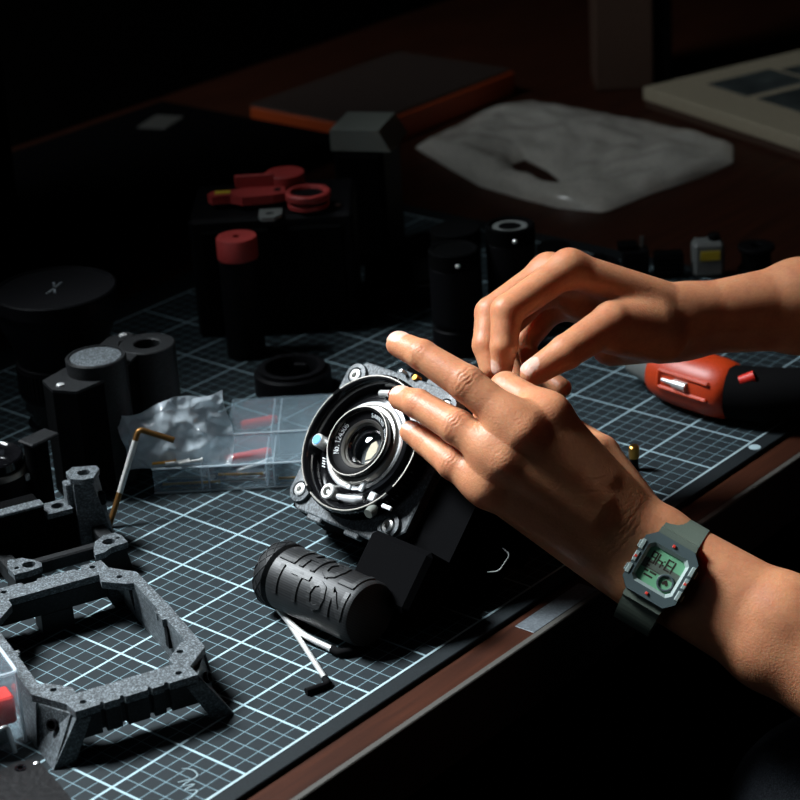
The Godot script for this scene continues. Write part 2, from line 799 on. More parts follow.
	rough_by(skin, noise_image(512, 0.05, 9, [Color.BLACK, Color.WHITE], Vector2.ONE, 2, FastNoiseLite.TYPE_CELLULAR), 0.045)
	skin.uv1_triplanar = true
	skin.uv1_scale = Vector3.ONE * 26.0
	skin.metallic_specular = 0.4
	M.skin = skin
	M.hair = mat(srgb(24, 18, 15), 0.5)
	M.cloth = over(mat(srgb(70, 72, 74), 0.9), speck, 10.0)
	M.denim = over(mat(srgb(58, 62, 68), 0.9), speck, 10.0)
	var glow := mat(Color(1, 1, 1), 0.5)
	glow.emission_enabled = true
	glow.emission = Color(0.93, 0.97, 1.0)
	glow.emission_energy_multiplier = 6.0
	M.glow = glow
	M.nylon = over(mat(srgb(15, 15, 16), 0.9), speck, 14.0)
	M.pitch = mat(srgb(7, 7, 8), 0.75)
	for q in [["pitch", 0.08], ["black", 0.2], ["black_matt", 0.12], ["rubber", 0.15], ["nylon", 0.1], ["leather", 0.3], ["mat", 0.35], ["wood", 0.3], ["grid", 0.35], ["wall", 0.2], ["floor", 0.2], ["edge", 0.3], ["denim", 0.2], ["cloth", 0.2], ["printed_dark", 0.35]]:
		M[q[0]].metallic_specular = q[1]
	var lines := Image.create(16, 256, false, Image.FORMAT_RGB8)
	for y in 256:
		var k := 0.55 + 0.45 * sin(y * TAU / 8.0)
		k *= 0.75 + 0.25 * rng.randf()
		lines.fill_rect(Rect2i(0, y, 16, 1), Color(k, k, k))
	M.layered = mat(srgb(46, 48, 50), 0.5)
	M.layered.albedo_texture = ImageTexture.create_from_image(lines)
	M.layered.uv1_triplanar = true
	M.layered.uv1_scale = Vector3.ONE * 22.0
	M.reflection_cream = mat(srgb(236, 226, 200), 0.4, 0.4)  # cream of the reflection painted inside the lens
	M.tape = over(mat(srgb(132, 140, 146), 0.35, 0.4), soft, 9.0)
	M.box_lid = over(mat(srgb(52, 36, 28), 0.7), soft, 6.0)
	M.dim_card = mat(srgb(66, 66, 62), 0.7)
	M.webbing = mat(srgb(60, 50, 38), 0.9)


# ---------------------------------------------------------------- setting
func make_room() -> void:
	# room: x -150..210, z -150..170, height 255
	struct("floor", box(Vector3(-160, -10, -160), Vector3(220, 0, 180)), M.floor)
	struct("ceiling", box(Vector3(-160, 255, -160), Vector3(220, 265, 180)), M.wall)
	struct("wall_back", box(Vector3(-160, 0, -160), Vector3(220, 255, -150)), M.wall)
	struct("wall_front", box(Vector3(-160, 0, 170), Vector3(220, 255, 180)), M.wall)
	struct("wall_right", box(Vector3(210, 0, -150), Vector3(220, 255, 170)), M.wall)
	var s := Shape.new()
	hull_box(s, Vector3(-160, 0, -150), Vector3(-150, 100, 170), 0)
	hull_box(s, Vector3(-160, 200, -150), Vector3(-150, 255, 170), 0)
	hull_box(s, Vector3(-160, 100, -150), Vector3(-150, 200, -120), 0)
	hull_box(s, Vector3(-160, 100, 0), Vector3(-150, 200, 170), 0)
	struct("wall_left", s.done(), M.wall)
	var w := struct("window_1", box(Vector3(-156, 100, -120), Vector3(-155, 200, 0)), M.glass)
	var f := Shape.new()
	hull_box(f, Vector3(-158, 100, -120), Vector3(-152, 104, 0), 0.3)
	hull_box(f, Vector3(-158, 196, -120), Vector3(-152, 200, 0), 0.3)
	for z in [-120.0, -62.0, -4.0]:
		hull_box(f, Vector3(-158, 104, z), Vector3(-152, 196, z + 4), 0.3)
	part(w, "window_frame", f.done(), M.frame_white)


func make_desk() -> void:
	var t := thing("desk", "dark brown wooden desk with a black banded front edge", "desk", Vector3(60, -75, -50))
	# the top of the desk lies 3 mm under the mat's face
	part(t, "tabletop", box(Vector3(-110, 70.3, -52), Vector3(110, 74.7, 53.3), 0.05), M.wood)
	part(t, "edge_band", box(Vector3(-110, 70.2, 53.3), Vector3(110, 74.62, 53.62), 0.03), M.edge, "black edge banding")
	part(t, "edge_trim", box(Vector3(-110, 74.55, 53.2), Vector3(110, 74.74, 53.66), 0.06), M.edge_worn, "pale worn line along the edge")
	for x in [-104.0, 104.0]:
		for z in [-47.0, 40.0]:
			part(t, "leg", cbox(Vector3(x, 35.15, z), Vector3(5, 70.3, 5), 0.3), M.edge)


func make_mat() -> void:
	var t := thing("cutting_mat", "blue-grey cutting mat printed with a white centimetre grid", "cutting mat", Vector3(30, 0, -28.5))
	part(t, "mat_sheet", box(Vector3(-47, -0.3, -30), Vector3(47, 0, 29.7), 0.05), M.mat)
	# printed squares: x -15..75, z -55..0
	var s := Shape.new()
	var q := []
	for c in [[-45, -26.5], [45, -26.5], [45, 28.5], [-45, 28.5]]:
		q.append(s.vert(Vector3(c[0], 0.006, c[1]), Vector3.UP, Vector2((c[0] + 45) / 5.0, (c[1] - 28.5) / 5.0)))
	s.tri(q[0], q[1], q[2])
	s.tri(q[0], q[2], q[3])
	part(t, "printed_grid", s.done(), M.grid, "white printed centimetre squares")
	var b := Shape.new()
	hull_box(b, Vector3(-45, 0, 28.42), Vector3(45, 0.011, 28.57), 0)
	hull_box(b, Vector3(-45, 0, -26.57), Vector3(45, 0.011, -26.42), 0)
	hull_box(b, Vector3(-45.07, 0, -26.5), Vector3(-44.92, 0.011, 28.5), 0)
	hull_box(b, Vector3(44.92, 0, -26.5), Vector3(45.07, 0.011, 28.5), 0)
	part(t, "printed_border", b.done(), M.print)
	var d := Shape.new()
	lathe(d, drum(0.42, 0, 0.012, 0.003), 20, Transform3D(Basis.IDENTITY, Vector3(19.4, 0, 29.1)))
	part(t, "printed_dot", d.done(), M.print)
	# the maker's scribble
	var w := Shape.new()
	for line in [[-1.61, -3.19, -1.45, -2.97, -1.35, -2.58, -1.47, -2.16, -1.70, -2.00, -2.11, -2.01], [-2.65, -2.44, -2.09, -2.06, -2.73, -1.98, -2.27, -1.58, -2.96, -1.59, -2.58, -1.05, -3.08, -0.88, -3.51, -0.85]]:
		var pts := []
		for k in range(0, line.size(), 2):
			pts.append(Vector3(line[k] - 30.0, 0.012, line[k + 1] + 28.5))
		tube(w, smooth_path(pts, 5), 0.055, 6, 0.15)
	part(t, "printed_scribble", w.done(), M.print, "white handwritten flourish")


func smooth_path(pts: Array, steps: int) -> Array:
	var out := []
	var n := pts.size()
	for i in n - 1:
		var a: Vector3 = pts[maxi(i - 1, 0)]
		var d: Vector3 = pts[mini(i + 2, n - 1)]
		for k in steps:
			out.append((pts[i] as Vector3).cubic_interpolate(pts[i + 1], a, d, float(k) / steps))
	out.append(pts[-1])
	return out


# ---------------------------------------------------------------- the person
const TO_CAM := Vector3(-0.684903, 0.398233, 0.610178)
const L_TRUNK := [
	[Vector3(28.06, 4.339, 7.144), 1.2, Vector3(25.45, 11.71, 1.53), 1.08],
	[Vector3(26.85, 3.988, 7.327), 1.2, Vector3(23.2, 11.52, 1.182), 1.12],
	[Vector3(26.27, 3.265, 7.148), 1.2, Vector3(22.08, 9.871, 0.5078), 1.06],
	[Vector3(26.15, 2.309, 6.649), 1.15, Vector3(21.63, 7.913, -0.2751), 0.98],
	[Vector3(28.87, 3.862, 5.734), 1.75, Vector3(28.06, 8.068, 2.41), 1.35],
	[Vector3(27.1, 1.396, 5.686), 1.6, Vector3(23.28, 6.719, -0.2762), 1.2],
	[Vector3(27.42, 2.783, 5.634), 1.4, Vector3(24.25, 9.507, 0.1458), 1.2],
	[Vector3(27.89, 4.195, 7.539), 1.72, Vector3(26.29, 2.282, 6.981), 1.7],
	[Vector3(27.89, 4.195, 7.539), 1.72, Vector3(29.46, 0.4792, 14.83), 2.42],
	[Vector3(26.29, 2.282, 6.981), 1.7, Vector3(28.78, -1.116, 14.46), 2.42],
	[Vector3(29.46, 0.4792, 14.83), 2.42, Vector3(28.78, -1.116, 14.46), 2.42],
	[Vector3(27.46, 4.163, 7.235), 1.15, Vector3(24.41, 11.56, 1.283), 1],
	[Vector3(26.56, 3.626, 7.237), 1.15, Vector3(22.73, 10.65, 0.7719), 1],
	[Vector3(26.21, 2.787, 6.898), 1.15, Vector3(21.94, 8.844, 0.04313), 1],
	[Vector3(25.65, 11.77, 0.7313), 0.72, Vector3(23.09, 11.96, 0.4855), 0.72],
	[Vector3(23.03, 12.19, 0.137), 0.72, Vector3(22.01, 10.28, -0.4111), 0.72],
	[Vector3(22.01, 10.26, -0.3498), 0.72, Vector3(21.58, 8.212, -0.9467), 0.72],
	[Vector3(24.77, 7.149, 5.461), 0.3, Vector3(22.65, 11.59, 1.9), 0.34],
	[Vector3(24.25, 6.336, 5.244), 0.26, Vector3(21.57, 9.953, 1.273), 0.32],
	[Vector3(26.03, 8.125, 5.014), 0.26, Vector3(24.86, 11.81, 2.114), 0.32],
]
const L_ARM := [
	[Vector3(29.46, 0.4792, 14.83), 2.42, Vector3(31.33, -6.508, 27.89), 3.8],
	[Vector3(28.78, -1.116, 14.46), 2.42, Vector3(31.33, -6.508, 27.89), 3.8],
]
const L_FINGERS := [
	[[Vector3(23.2, 11.52, 1.182), 1.12], [Vector3(22.64, 13.75, -2.302), 1.08], [Vector3(22.5, 14.91, -5.511), 0.9], [Vector3(22.75, 15.09, -7.482), 0.78]],
	[[Vector3(22.08, 9.871, 0.5078), 1.06], [Vector3(21.83, 11.25, -2.555), 1.04], [Vector3(22.13, 11.85, -5.729), 0.87], [Vector3(22.42, 11.75, -7.306), 0.76]],
	[[Vector3(21.63, 7.913, -0.2751), 0.98], [Vector3(21.43, 8.982, -2.674), 0.93], [Vector3(22.08, 9.508, -5.237), 0.8], [Vector3(22.26, 9.775, -6.529), 0.7]],
	[[Vector3(25.45, 11.71, 1.53), 1.08], [Vector3(26.44, 12, -2.465), 1.02], [Vector3(26.64, 9.83, -4.103), 0.85], [Vector3(26.52, 8.285, -4.868), 0.7]],
	[[Vector3(28.12, 4.972, 5.48), 1.5], [Vector3(29.53, 7.6, 2.076), 1.22], [Vector3(30.65, 8.061, -1.563), 1.02], [Vector3(31.43, 7.883, -3.847), 0.8]],
]
const L_WRIST := Vector3(26.99, 3.371, 7.225)
const L_TIPS := Vector3(21.65, 13.37, -6.606)
const L_CREASES := [
	[Vector3(25.1, 5.958, 7.026), Vector3(-0.3546, 0.6986, -0.6214), Vector3(-0.6806, -0.6486, -0.3407), 1.7, 0.022],
	[Vector3(24.32, 5.06, 6.571), Vector3(-0.3546, 0.6986, -0.6214), Vector3(-0.6806, -0.6486, -0.3407), 1.5, 0.02],
	[Vector3(22.48, 12.22, 1.626), Vector3(-0.3546, 0.6986, -0.6214), Vector3(-0.6806, -0.6486, -0.3407), 0.9, 0.022],
	[Vector3(24.73, 12.33, 1.949), Vector3(-0.3546, 0.6986, -0.6214), Vector3(-0.6806, -0.6486, -0.3407), 0.8, 0.022],
	[Vector3(21.4, 10.44, 0.9234), Vector3(-0.3546, 0.6986, -0.6214), Vector3(-0.6806, -0.6486, -0.3407), 0.85, 0.022],
	[Vector3(22, 14.46, -1.872), Vector3(-0.09364, 0.4501, -0.8881), Vector3(-0.792, -0.5741, -0.2075), 1.1, 0.055],
	[Vector3(21.96, 15.58, -5.35), Vector3(0.0205, 0.2515, -0.9677), Vector3(-0.7833, -0.5974, -0.1718), 0.8, 0.04],
	[Vector3(21.21, 12.01, -2.319), Vector3(0.006969, 0.302, -0.9533), Vector3(-0.7882, -0.585, -0.1911), 1.05, 0.055],
	[Vector3(21.61, 12.51, -5.722), Vector3(0.1224, 0.1056, -0.9868), Vector3(-0.7805, -0.6039, -0.1614), 0.72, 0.035],
	[Vector3(20.9, 9.686, -2.496), Vector3(0.08581, 0.3049, -0.9485), Vector3(-0.8002, -0.5461, -0.2479), 0.92, 0.05],
	[Vector3(21.65, 10.15, -5.197), Vector3(0.2044, 0.1972, -0.9588), Vector3(-0.8052, -0.5231, -0.2793), 0.65, 0.035],
]
const L_NAILS := [
	[Vector3(22.61, 15.78, -7.486), Vector3(0.1245, 0.09171, -0.988), Vector3(-0.1991, 0.9778, 0.06568), 0.62, 0.56],
	[Vector3(22.32, 12.42, -7.416), Vector3(0.1825, -0.05777, -0.9815), Vector3(-0.1666, 0.982, -0.08877), 0.58, 0.54],
	[Vector3(22.13, 10.39, -6.47), Vector3(0.1294, 0.201, -0.971), Vector3(-0.2089, 0.9628, 0.1715), 0.5, 0.46],
]
const R_TRUNK := [
	[Vector3(39.93, 13.55, 0.3568), 1.3, Vector3(35.24, 16.59, -4.104), 1.08],
	[Vector3(40.81, 12.72, -0.2436), 1.3, Vector3(35.7, 15.8, -6.024), 1.1],
	[Vector3(41.72, 11.47, -0.864), 1.3, Vector3(36.57, 14.46, -6.961), 1.05],
	[Vector3(42.23, 10.39, -1.219), 1.25, Vector3(37.73, 12.89, -7.09), 0.95],
	[Vector3(40.99, 11.2, -0.6859), 1.8, Vector3(37.63, 13.34, -4.71), 1.2],
	[Vector3(40.8, 10.95, -0.2513), 1.6, Vector3(37.23, 11.1, -2.39), 1.35],
	[Vector3(38.45, 11.9, 0.4294), 1.75, Vector3(35.46, 12.87, -1.101), 1.4],
	[Vector3(41.2, 12.72, 1.009), 1.7, Vector3(42.26, 11.12, 0.2994), 1.7],
	[Vector3(41.2, 12.72, 1.009), 1.7, Vector3(47.12, 12.58, 5.294), 2.3],
	[Vector3(42.26, 11.12, 0.2994), 1.7, Vector3(48.27, 11.04, 4.637), 2.4],
	[Vector3(47.12, 12.58, 5.294), 2.3, Vector3(48.27, 11.04, 4.637), 2.4],
]
const R_ARM := [
	[Vector3(47.12, 12.58, 5.294), 2.3, Vector3(61.11, 7.517, 15.28), 4.1],
	[Vector3(48.27, 11.04, 4.637), 2.4, Vector3(61.11, 7.517, 15.28), 4.1],
]
const R_FINGERS := [
	[[Vector3(35.24, 16.59, -4.104), 1.08], [Vector3(30.39, 15.09, -5.292), 1], [Vector3(29.33, 13.26, -4.794), 0.84], [Vector3(29.04, 11.98, -4.782), 0.68]],
	[[Vector3(35.7, 15.8, -6.024), 1.1], [Vector3(31.53, 14.13, -7.479), 1], [Vector3(30.08, 12.62, -6.815), 0.84], [Vector3(29.49, 11.4, -6.024), 0.7]],
	[[Vector3(36.57, 14.46, -6.961), 1.05], [Vector3(33.67, 11.89, -8.542), 0.93], [Vector3(32.93, 10.38, -7.562), 0.8], [Vector3(32.21, 9.629, -6.245), 0.68]],
	[[Vector3(37.73, 12.89, -7.09), 0.95], [Vector3(35.68, 10.24, -8.477), 0.82], [Vector3(35.11, 8.85, -6.573), 0.74], [Vector3(34.49, 8.682, -4.373), 0.62]],
	[[Vector3(37.9, 12.76, 0.06812), 1.6], [Vector3(35.14, 13.7, -0.8539), 1.25], [Vector3(31.5, 12.78, -1.721), 1.06], [Vector3(29.33, 11.96, -2.635), 0.82]],
]
const R_WRIST := Vector3(41.29, 11.96, 0.7912)
const R_TIPS := Vector3(31.54, 13.13, -6.822)
const R_CREASES := [
	[Vector3(31.2, 13.76, -1.69), Vector3(-0.9193, -0.2747, -0.2819), Vector3(-0.261, -0.1105, 0.959), 0.7, 0.03],
	[Vector3(30.01, 15.87, -5.733), Vector3(-0.8669, -0.4881, -0.1012), Vector3(-0.3025, 0.3538, 0.8851), 0.7, 0.025],
]
const R_NAILS := [
	[Vector3(29.04, 12.64, -2.695), Vector3(-0.8701, -0.3292, -0.3669), Vector3(-0.3325, 0.9414, -0.05622), 0.6, 0.6],
	[Vector3(28.46, 12.06, -4.979), Vector3(-0.2256, -0.9742, 0.008898), Vector3(-0.9227, 0.2107, -0.3227), 0.5, 0.5],
]
const BODY := [
	[Vector3(62.99, -22, 45.3), 11, Vector3(57.7, 11, 35.19), 11],
	[Vector3(73.01, -22, 38.7), 11, Vector3(69.39, 11, 27.48), 11],
	[Vector3(56.03, 14, 36.29), 8.5, Vector3(71.06, 14, 26.39), 8.5],
	[Vector3(47, 18, 41), 5, Vector3(63.55, 15, 31.34), 8],
	[Vector3(79, 20, 20), 5, Vector3(63.55, 15, 31.34), 8],
	[Vector3(47, 18, 41), 5.2, Vector3(31.33, -6.508, 27.89), 4.1],
	[Vector3(79, 20, 20), 5.2, Vector3(61.11, 7.517, 15.28), 4.1],
	[Vector3(60.48, -22, 46.95), 9, Vector3(33.48, -15.5, 16.85), 6],
	[Vector3(75.52, -22, 37.05), 9, Vector3(60.2, -20, -0.75), 6],
	[Vector3(33.48, -15.5, 16.85), 5.6, Vector3(35.12, -67.5, 19.36), 3.8],
	[Vector3(60.2, -20, -0.75), 5.6, Vector3(61.84, -68, 1.755), 3.8],
	[Vector3(35.12, -71.1, 19.36), 3.6, Vector3(26.88, -72.7, 6.83), 2.6],
	[Vector3(61.84, -71.6, 1.755), 3.6, Vector3(53.59, -73.2, -10.77), 2.6],
]
const HEAD := [
	[Vector3(63.55, 19, 31.34), 6, Vector3(62.45, 32, 29.66), 5.6],
	[Vector3(60.8, 42, 27.16), 8.6, Vector3(58.6, 36, 23.82), 6.6],
	[Vector3(54.75, 38.5, 17.97), 1.2, Vector3(54.31, 36.5, 17.31), 1.5],
	[Vector3(53.69, 38.5, 29.45), 1.5, Vector3(53.52, 36, 29.56), 1.2],
	[Vector3(65.71, 38.5, 21.53), 1.5, Vector3(65.88, 36, 21.42), 1.2],
]
const HAIR := [
	[Vector3(61.35, 43.6, 27.99), 8.6, Vector3(59.15, 43.2, 24.65), 8],
	[Vector3(62.45, 38, 29.66), 6.5, Vector3(62.17, 41, 29.25), 7],
]
const SHIRT := [
	[Vector3(62.99, -22, 45.3), 11, Vector3(57.7, 11, 35.19), 11],
	[Vector3(73.01, -22, 38.7), 11, Vector3(69.39, 11, 27.48), 11],
	[Vector3(56.03, 14, 36.29), 8.5, Vector3(71.06, 14, 26.39), 8.5],
	[Vector3(47, 18, 41), 5, Vector3(63.55, 15, 31.34), 8],
	[Vector3(79, 20, 20), 5, Vector3(63.55, 15, 31.34), 8],
	[Vector3(47, 18, 41), 5.4, Vector3(38.38, 4.521, 33.79), 5],
	[Vector3(79, 20, 20), 5.4, Vector3(69.16, 13.13, 17.41), 5],
]
const TROUSERS := [
	[Vector3(60.48, -22, 46.95), 9, Vector3(33.48, -15.5, 16.85), 6],
	[Vector3(75.52, -22, 37.05), 9, Vector3(60.2, -20, -0.75), 6],
	[Vector3(33.48, -15.5, 16.85), 5.6, Vector3(35.12, -67.5, 19.36), 3.8],
	[Vector3(60.2, -20, -0.75), 5.6, Vector3(61.84, -68, 1.755), 3.8],
	[Vector3(60.48, -22, 46.95), 9.5, Vector3(75.52, -22, 37.05), 9.5],
]
const BODY_LO := Vector3(10, -80, -30)
const BODY_HI := Vector3(110, 62, 75)


func bones(src: Array, names: Array) -> Array:
	# [a, ra, b, rb] from pairs of joints
	var out := []
	for k in range(0, names.size(), 2):
		out.append([src[names[k]][0], src[names[k]][1], src[names[k + 1]][0], src[names[k + 1]][1]])
	return out


func chain(js: Array, k: float) -> Array:
	var g: Array = [k]
	for i in js.size() - 1:
		g.append([js[i][0], js[i][1], js[i + 1][0], js[i + 1][1]])
	return g


func frame_along(a: Vector3, b: Vector3) -> Transform3D:
	var x := (b - a).normalized()
	var z := (TO_CAM - x * TO_CAM.dot(x)).normalized()
	return Transform3D(Basis(x, z.cross(x), z), a)


func make_person() -> void:
	var t := thing("person", "person at the desk working with both hands, watch on the left wrist", "person", Vector3(68.0, -75, 42.0))
	t.position.y = 0.0
	var off := Vector3(t.position.x, t.position.y - TABLE * CM, t.position.z) / CM
	var out := {"pos": PackedVector3Array(), "nrm": PackedVector3Array(), "idx": PackedInt32Array()}
	var tl: Array = [0.9]
	tl.append_array(L_TRUNK)
	tl.append_array(L_ARM)
	var gl: Array = [tl]
	for f in L_FINGERS:
		gl.append(chain(f, 0.22))
	var fl := frame_along(L_WRIST, L_TIPS)
	flesh(out, gl, fl, Vector3(-1.4, -7.0, -8.5), Vector3(20.5, 7.5, 5.8), 0.105, 0.9)
	var n_left: int = out.pos.size()
	flesh(out, [tl], fl, Vector3(-24.0, -14.0, -12.0), Vector3(-1.2, 10.0, 9.0), 0.24, 0.9)
	var tr: Array = [0.9]
	tr.append_array(R_TRUNK)
	tr.append_array(R_ARM)
	var gr: Array = [tr]
	for f in R_FINGERS:
		gr.append(chain(f, 0.22))
	var n_r0: int = out.pos.size()
	var fr := frame_along(R_WRIST, R_TIPS)
	flesh(out, gr, fr, Vector3(-8.5, -8.0, -8.0), Vector3(15.5, 6.5, 6.5), 0.125, 0.75)
	var n_r1: int = out.pos.size()
	flesh(out, [tr], fr, Vector3(-26.0, -14.0, -14.0), Vector3(-8.3, 14.0, 12.0), 0.3, 0.75)
	var n_arms: int = out.pos.size()
	detail_hands(out, 0, n_left, L_CREASES, L_NAILS)
	detail_hands(out, n_r0, n_r1, R_CREASES, R_NAILS)
	var body: Array = [3.0]
	body.append_array(BODY)
	body.append_array(HEAD)
	flesh(out, [body], Transform3D.IDENTITY, BODY_LO, BODY_HI, 1.3, 3.0)
	paint_skin(out, n_arms)
	for i in out.pos.size():
		out.pos[i] -= off
	part(t, "body", flesh_mesh(out), M.skin)
	var cl := {"pos": PackedVector3Array(), "nrm": PackedVector3Array(), "idx": PackedInt32Array()}
	var shirt: Array = [3.0]
	for b in SHIRT:
		shirt.append([b[0], b[1] + 0.9, b[2], b[3] + 0.9])
	flesh(cl, [shirt], Transform3D.IDENTITY, BODY_LO, BODY_HI, 1.2, 3.0)
	for i in cl.pos.size():
		cl.pos[i] -= off
	part(t, "shirt", flesh_mesh(cl), M.cloth, "dark grey shirt")
	var tz := {"pos": PackedVector3Array(), "nrm": PackedVector3Array(), "idx": PackedInt32Array()}
	var legs: Array = [3.0]
	for b in TROUSERS:
		legs.append([b[0], b[1] + 0.8, b[2], b[3] + 0.8])
	flesh(tz, [legs], Transform3D.IDENTITY, BODY_LO, BODY_HI, 1.3, 3.0)
	for i in tz.pos.size():
		tz.pos[i] -= off
	part(t, "trousers", flesh_mesh(tz), M.denim, "dark trousers")
	var hr := {"pos": PackedVector3Array(), "nrm": PackedVector3Array(), "idx": PackedInt32Array()}
	var hair: Array = [1.5]
	hair.append_array(HAIR)
	flesh(hr, [hair], Transform3D.IDENTITY, BODY_LO, BODY_HI, 1.0, 1.5)
	for i in hr.pos.size():
		hr.pos[i] -= off
	part(t, "hair", flesh_mesh(hr), M.hair, "short dark hair")


func detail_hands(out: Dictionary, from: int, to: int, creases: Array, nails: Array) -> void:
	# folds over the finger joints, and nails, pushed into the flesh
	var col: PackedColorArray = out.get("col", PackedColorArray())
	var np: int = out.pos.size()
	if col.size() < np:
		var was := col.size()
		col.resize(np)
		for i in range(was, np):
			col[i] = Color(0, 0, 0, 1)
	var pos: PackedVector3Array = out.pos
	var nrm: PackedVector3Array = out.nrm
	for i in range(from, to):
		var p := pos[i]
		var n := nrm[i]
		var push := 0.0
		var tilt := Vector3.ZERO
		for c in creases:
			# [centre on the back of the joint, along the finger, across, reach, depth]
			var d: Vector3 = p - c[0]
			var rr: float = c[3]
			if d.length_squared() < rr * rr * 2.6:
				var s := d.dot(c[1])
				var l := d.dot(c[2])
				var up: Vector3 = (c[1] as Vector3).cross(c[2])
				if n.dot(up) > 0.1 and absf(l) < rr:
					var fade := clampf(1.0 - absf(l) / rr, 0.0, 1.0) * clampf(n.dot(up) * 1.6, 0.0, 1.0)
					for line in [-0.36, -0.13, 0.1, 0.34]:
						var e: float = s - line * rr * 0.95 - (0.22 if line < 0 else -0.22) * l * l / rr + 0.05 * sin(l * 9.0 + line * 30.0)
						var w := 0.075
						var gss := exp(-e * e / (w * w))
						push -= c[4] * gss * fade
						# slope of the fold, so that the normal follows it
						tilt += (c[1] as Vector3) * (c[4] * fade * gss * (-2.0 * e / (w * w)))
					push += c[4] * 0.5 * fade * exp(-s * s / (rr * rr * 0.5))
		for c in nails:
			# [centre, along to the tip, up, half length, half width]
			var d: Vector3 = p - c[0]
			if d.length_squared() < 1.4:
				var across: Vector3 = (c[1] as Vector3).cross(c[2])
				var a: float = d.dot(c[1]) / c[3]
				var b: float = d.dot(across) / c[4]
				if n.dot(c[2]) > 0.15:
					var q := pow(absf(a), 3.0) + pow(absf(b), 3.0)
					if q < 1.0:
						push += 0.012
						col[i].g = 1.0
					elif q < 1.9:
						push -= 0.05 * (1.9 - q) / 0.9
		pos[i] = p + n * push
		if tilt != Vector3.ZERO:
			nrm[i] = (n - (-tilt) * 0.55).normalized()
	out.pos = pos
	out.nrm = nrm
	out.col = col


func paint_skin(out: Dictionary, n_arms: int) -> void:
	# one skin colour with blotches; the nails are of another matter
	var col: PackedColorArray = out.get("col", PackedColorArray())
	var np: int = out.pos.size()
	var was := col.size()
	col.resize(np)
	for i in range(was, np):
		col[i] = Color(0, 0, 0, 1)
	var nz := FastNoiseLite.new()
	nz.seed = 6
	nz.frequency = 0.55
	nz.fractal_octaves = 3
	var base := Color(0.56, 0.245, 0.122)
	var red := Color(0.46, 0.175, 0.09)
	var nail := Color(0.66, 0.41, 0.32)
	for i in np:
		var f := col[i]
		var p: Vector3 = out.pos[i]
		var v := nz.get_noise_3dv(p * 1.0)
		var c := base.lerp(red, clampf(0.35 + v * 0.7, 0.0, 1.0))
		c = c.lerp(nail, f.g)
		c = c * (1.0 + 0.12 * nz.get_noise_3dv(p * 7.0))
		c.a = 1.0
		col[i] = c
	out.col = col


func ribbon(s: Shape, pts: Array, outs: Array, across: Vector3, widths: Array, thick: float) -> void:
	# a flat band along a path: outs point away from what it lies on
	var n := pts.size()
	for i in n - 1:
		var c := []
		for k in [i, i + 1]:
			var w: Vector3 = across * widths[k] * 0.5
			var o: Vector3 = outs[k] * thick
			c.append([pts[k] - w, pts[k] + w, pts[k] - w + o, pts[k] + w + o])
		var mid: Vector3 = (pts[i] + pts[i + 1]) * 0.5 + outs[i] * thick * 0.5
		for q in [[c[0][2], c[0][3], c[1][3], c[1][2]], [c[0][0], c[0][1], c[1][1], c[1][0]], [c[0][0], c[0][2], c[1][2], c[1][0]], [c[0][1], c[0][3], c[1][3], c[1][1]]]:
			s.flat(q, (q[0] + q[2]) * 0.5 - mid)


func ring_prism(s: Shape, outer: PackedVector2Array, inner: PackedVector2Array, y0: float, y1: float, x: Transform3D, drop := 0.0) -> void:
	# a frame between two outlines of as many corners; drop sinks its inner edge
	var n := outer.size()
	for i in n:
		var j := (i + 1) % n
		var a := Vector3(outer[i].x, y1, outer[i].y)
		var b := Vector3(outer[j].x, y1, outer[j].y)
		var c := Vector3(inner[j].x, y1 - drop, inner[j].y)
		var d := Vector3(inner[i].x, y1 - drop, inner[i].y)
		var o := (a + b) * 0.5
		s.flat([x * a, x * b, x * c, x * d], x.basis * Vector3.UP)
		s.flat([x * a, x * b, x * Vector3(b.x, y0, b.z), x * Vector3(a.x, y0, a.z)], x.basis * Vector3(o.x, 0, o.z))
		s.flat([x * d, x * c, x * Vector3(c.x, y0, c.z), x * Vector3(d.x, y0, d.z)], x.basis * Vector3(-o.x, 0, -o.z))
		s.flat([x * Vector3(a.x, y0, a.z), x * Vector3(b.x, y0, b.z), x * Vector3(c.x, y0, c.z), x * Vector3(d.x, y0, d.z)], x.basis * Vector3.DOWN)


func octagon(hx: float, hz: float, c: float) -> PackedVector2Array:
	return pv([-hx + c, -hz, hx - c, -hz, hx, -hz + c, hx, hz - c, hx - c, hz, -hx + c, hz, -hx, hz - c, -hx, -hz + c])


# ---------------------------------------------------------------- watch
const FACE_UP := Transform3D(Basis(Vector3(1, 0, 0), Vector3(0, 0, 1), Vector3(0, -1, 0)), Vector3.ZERO)

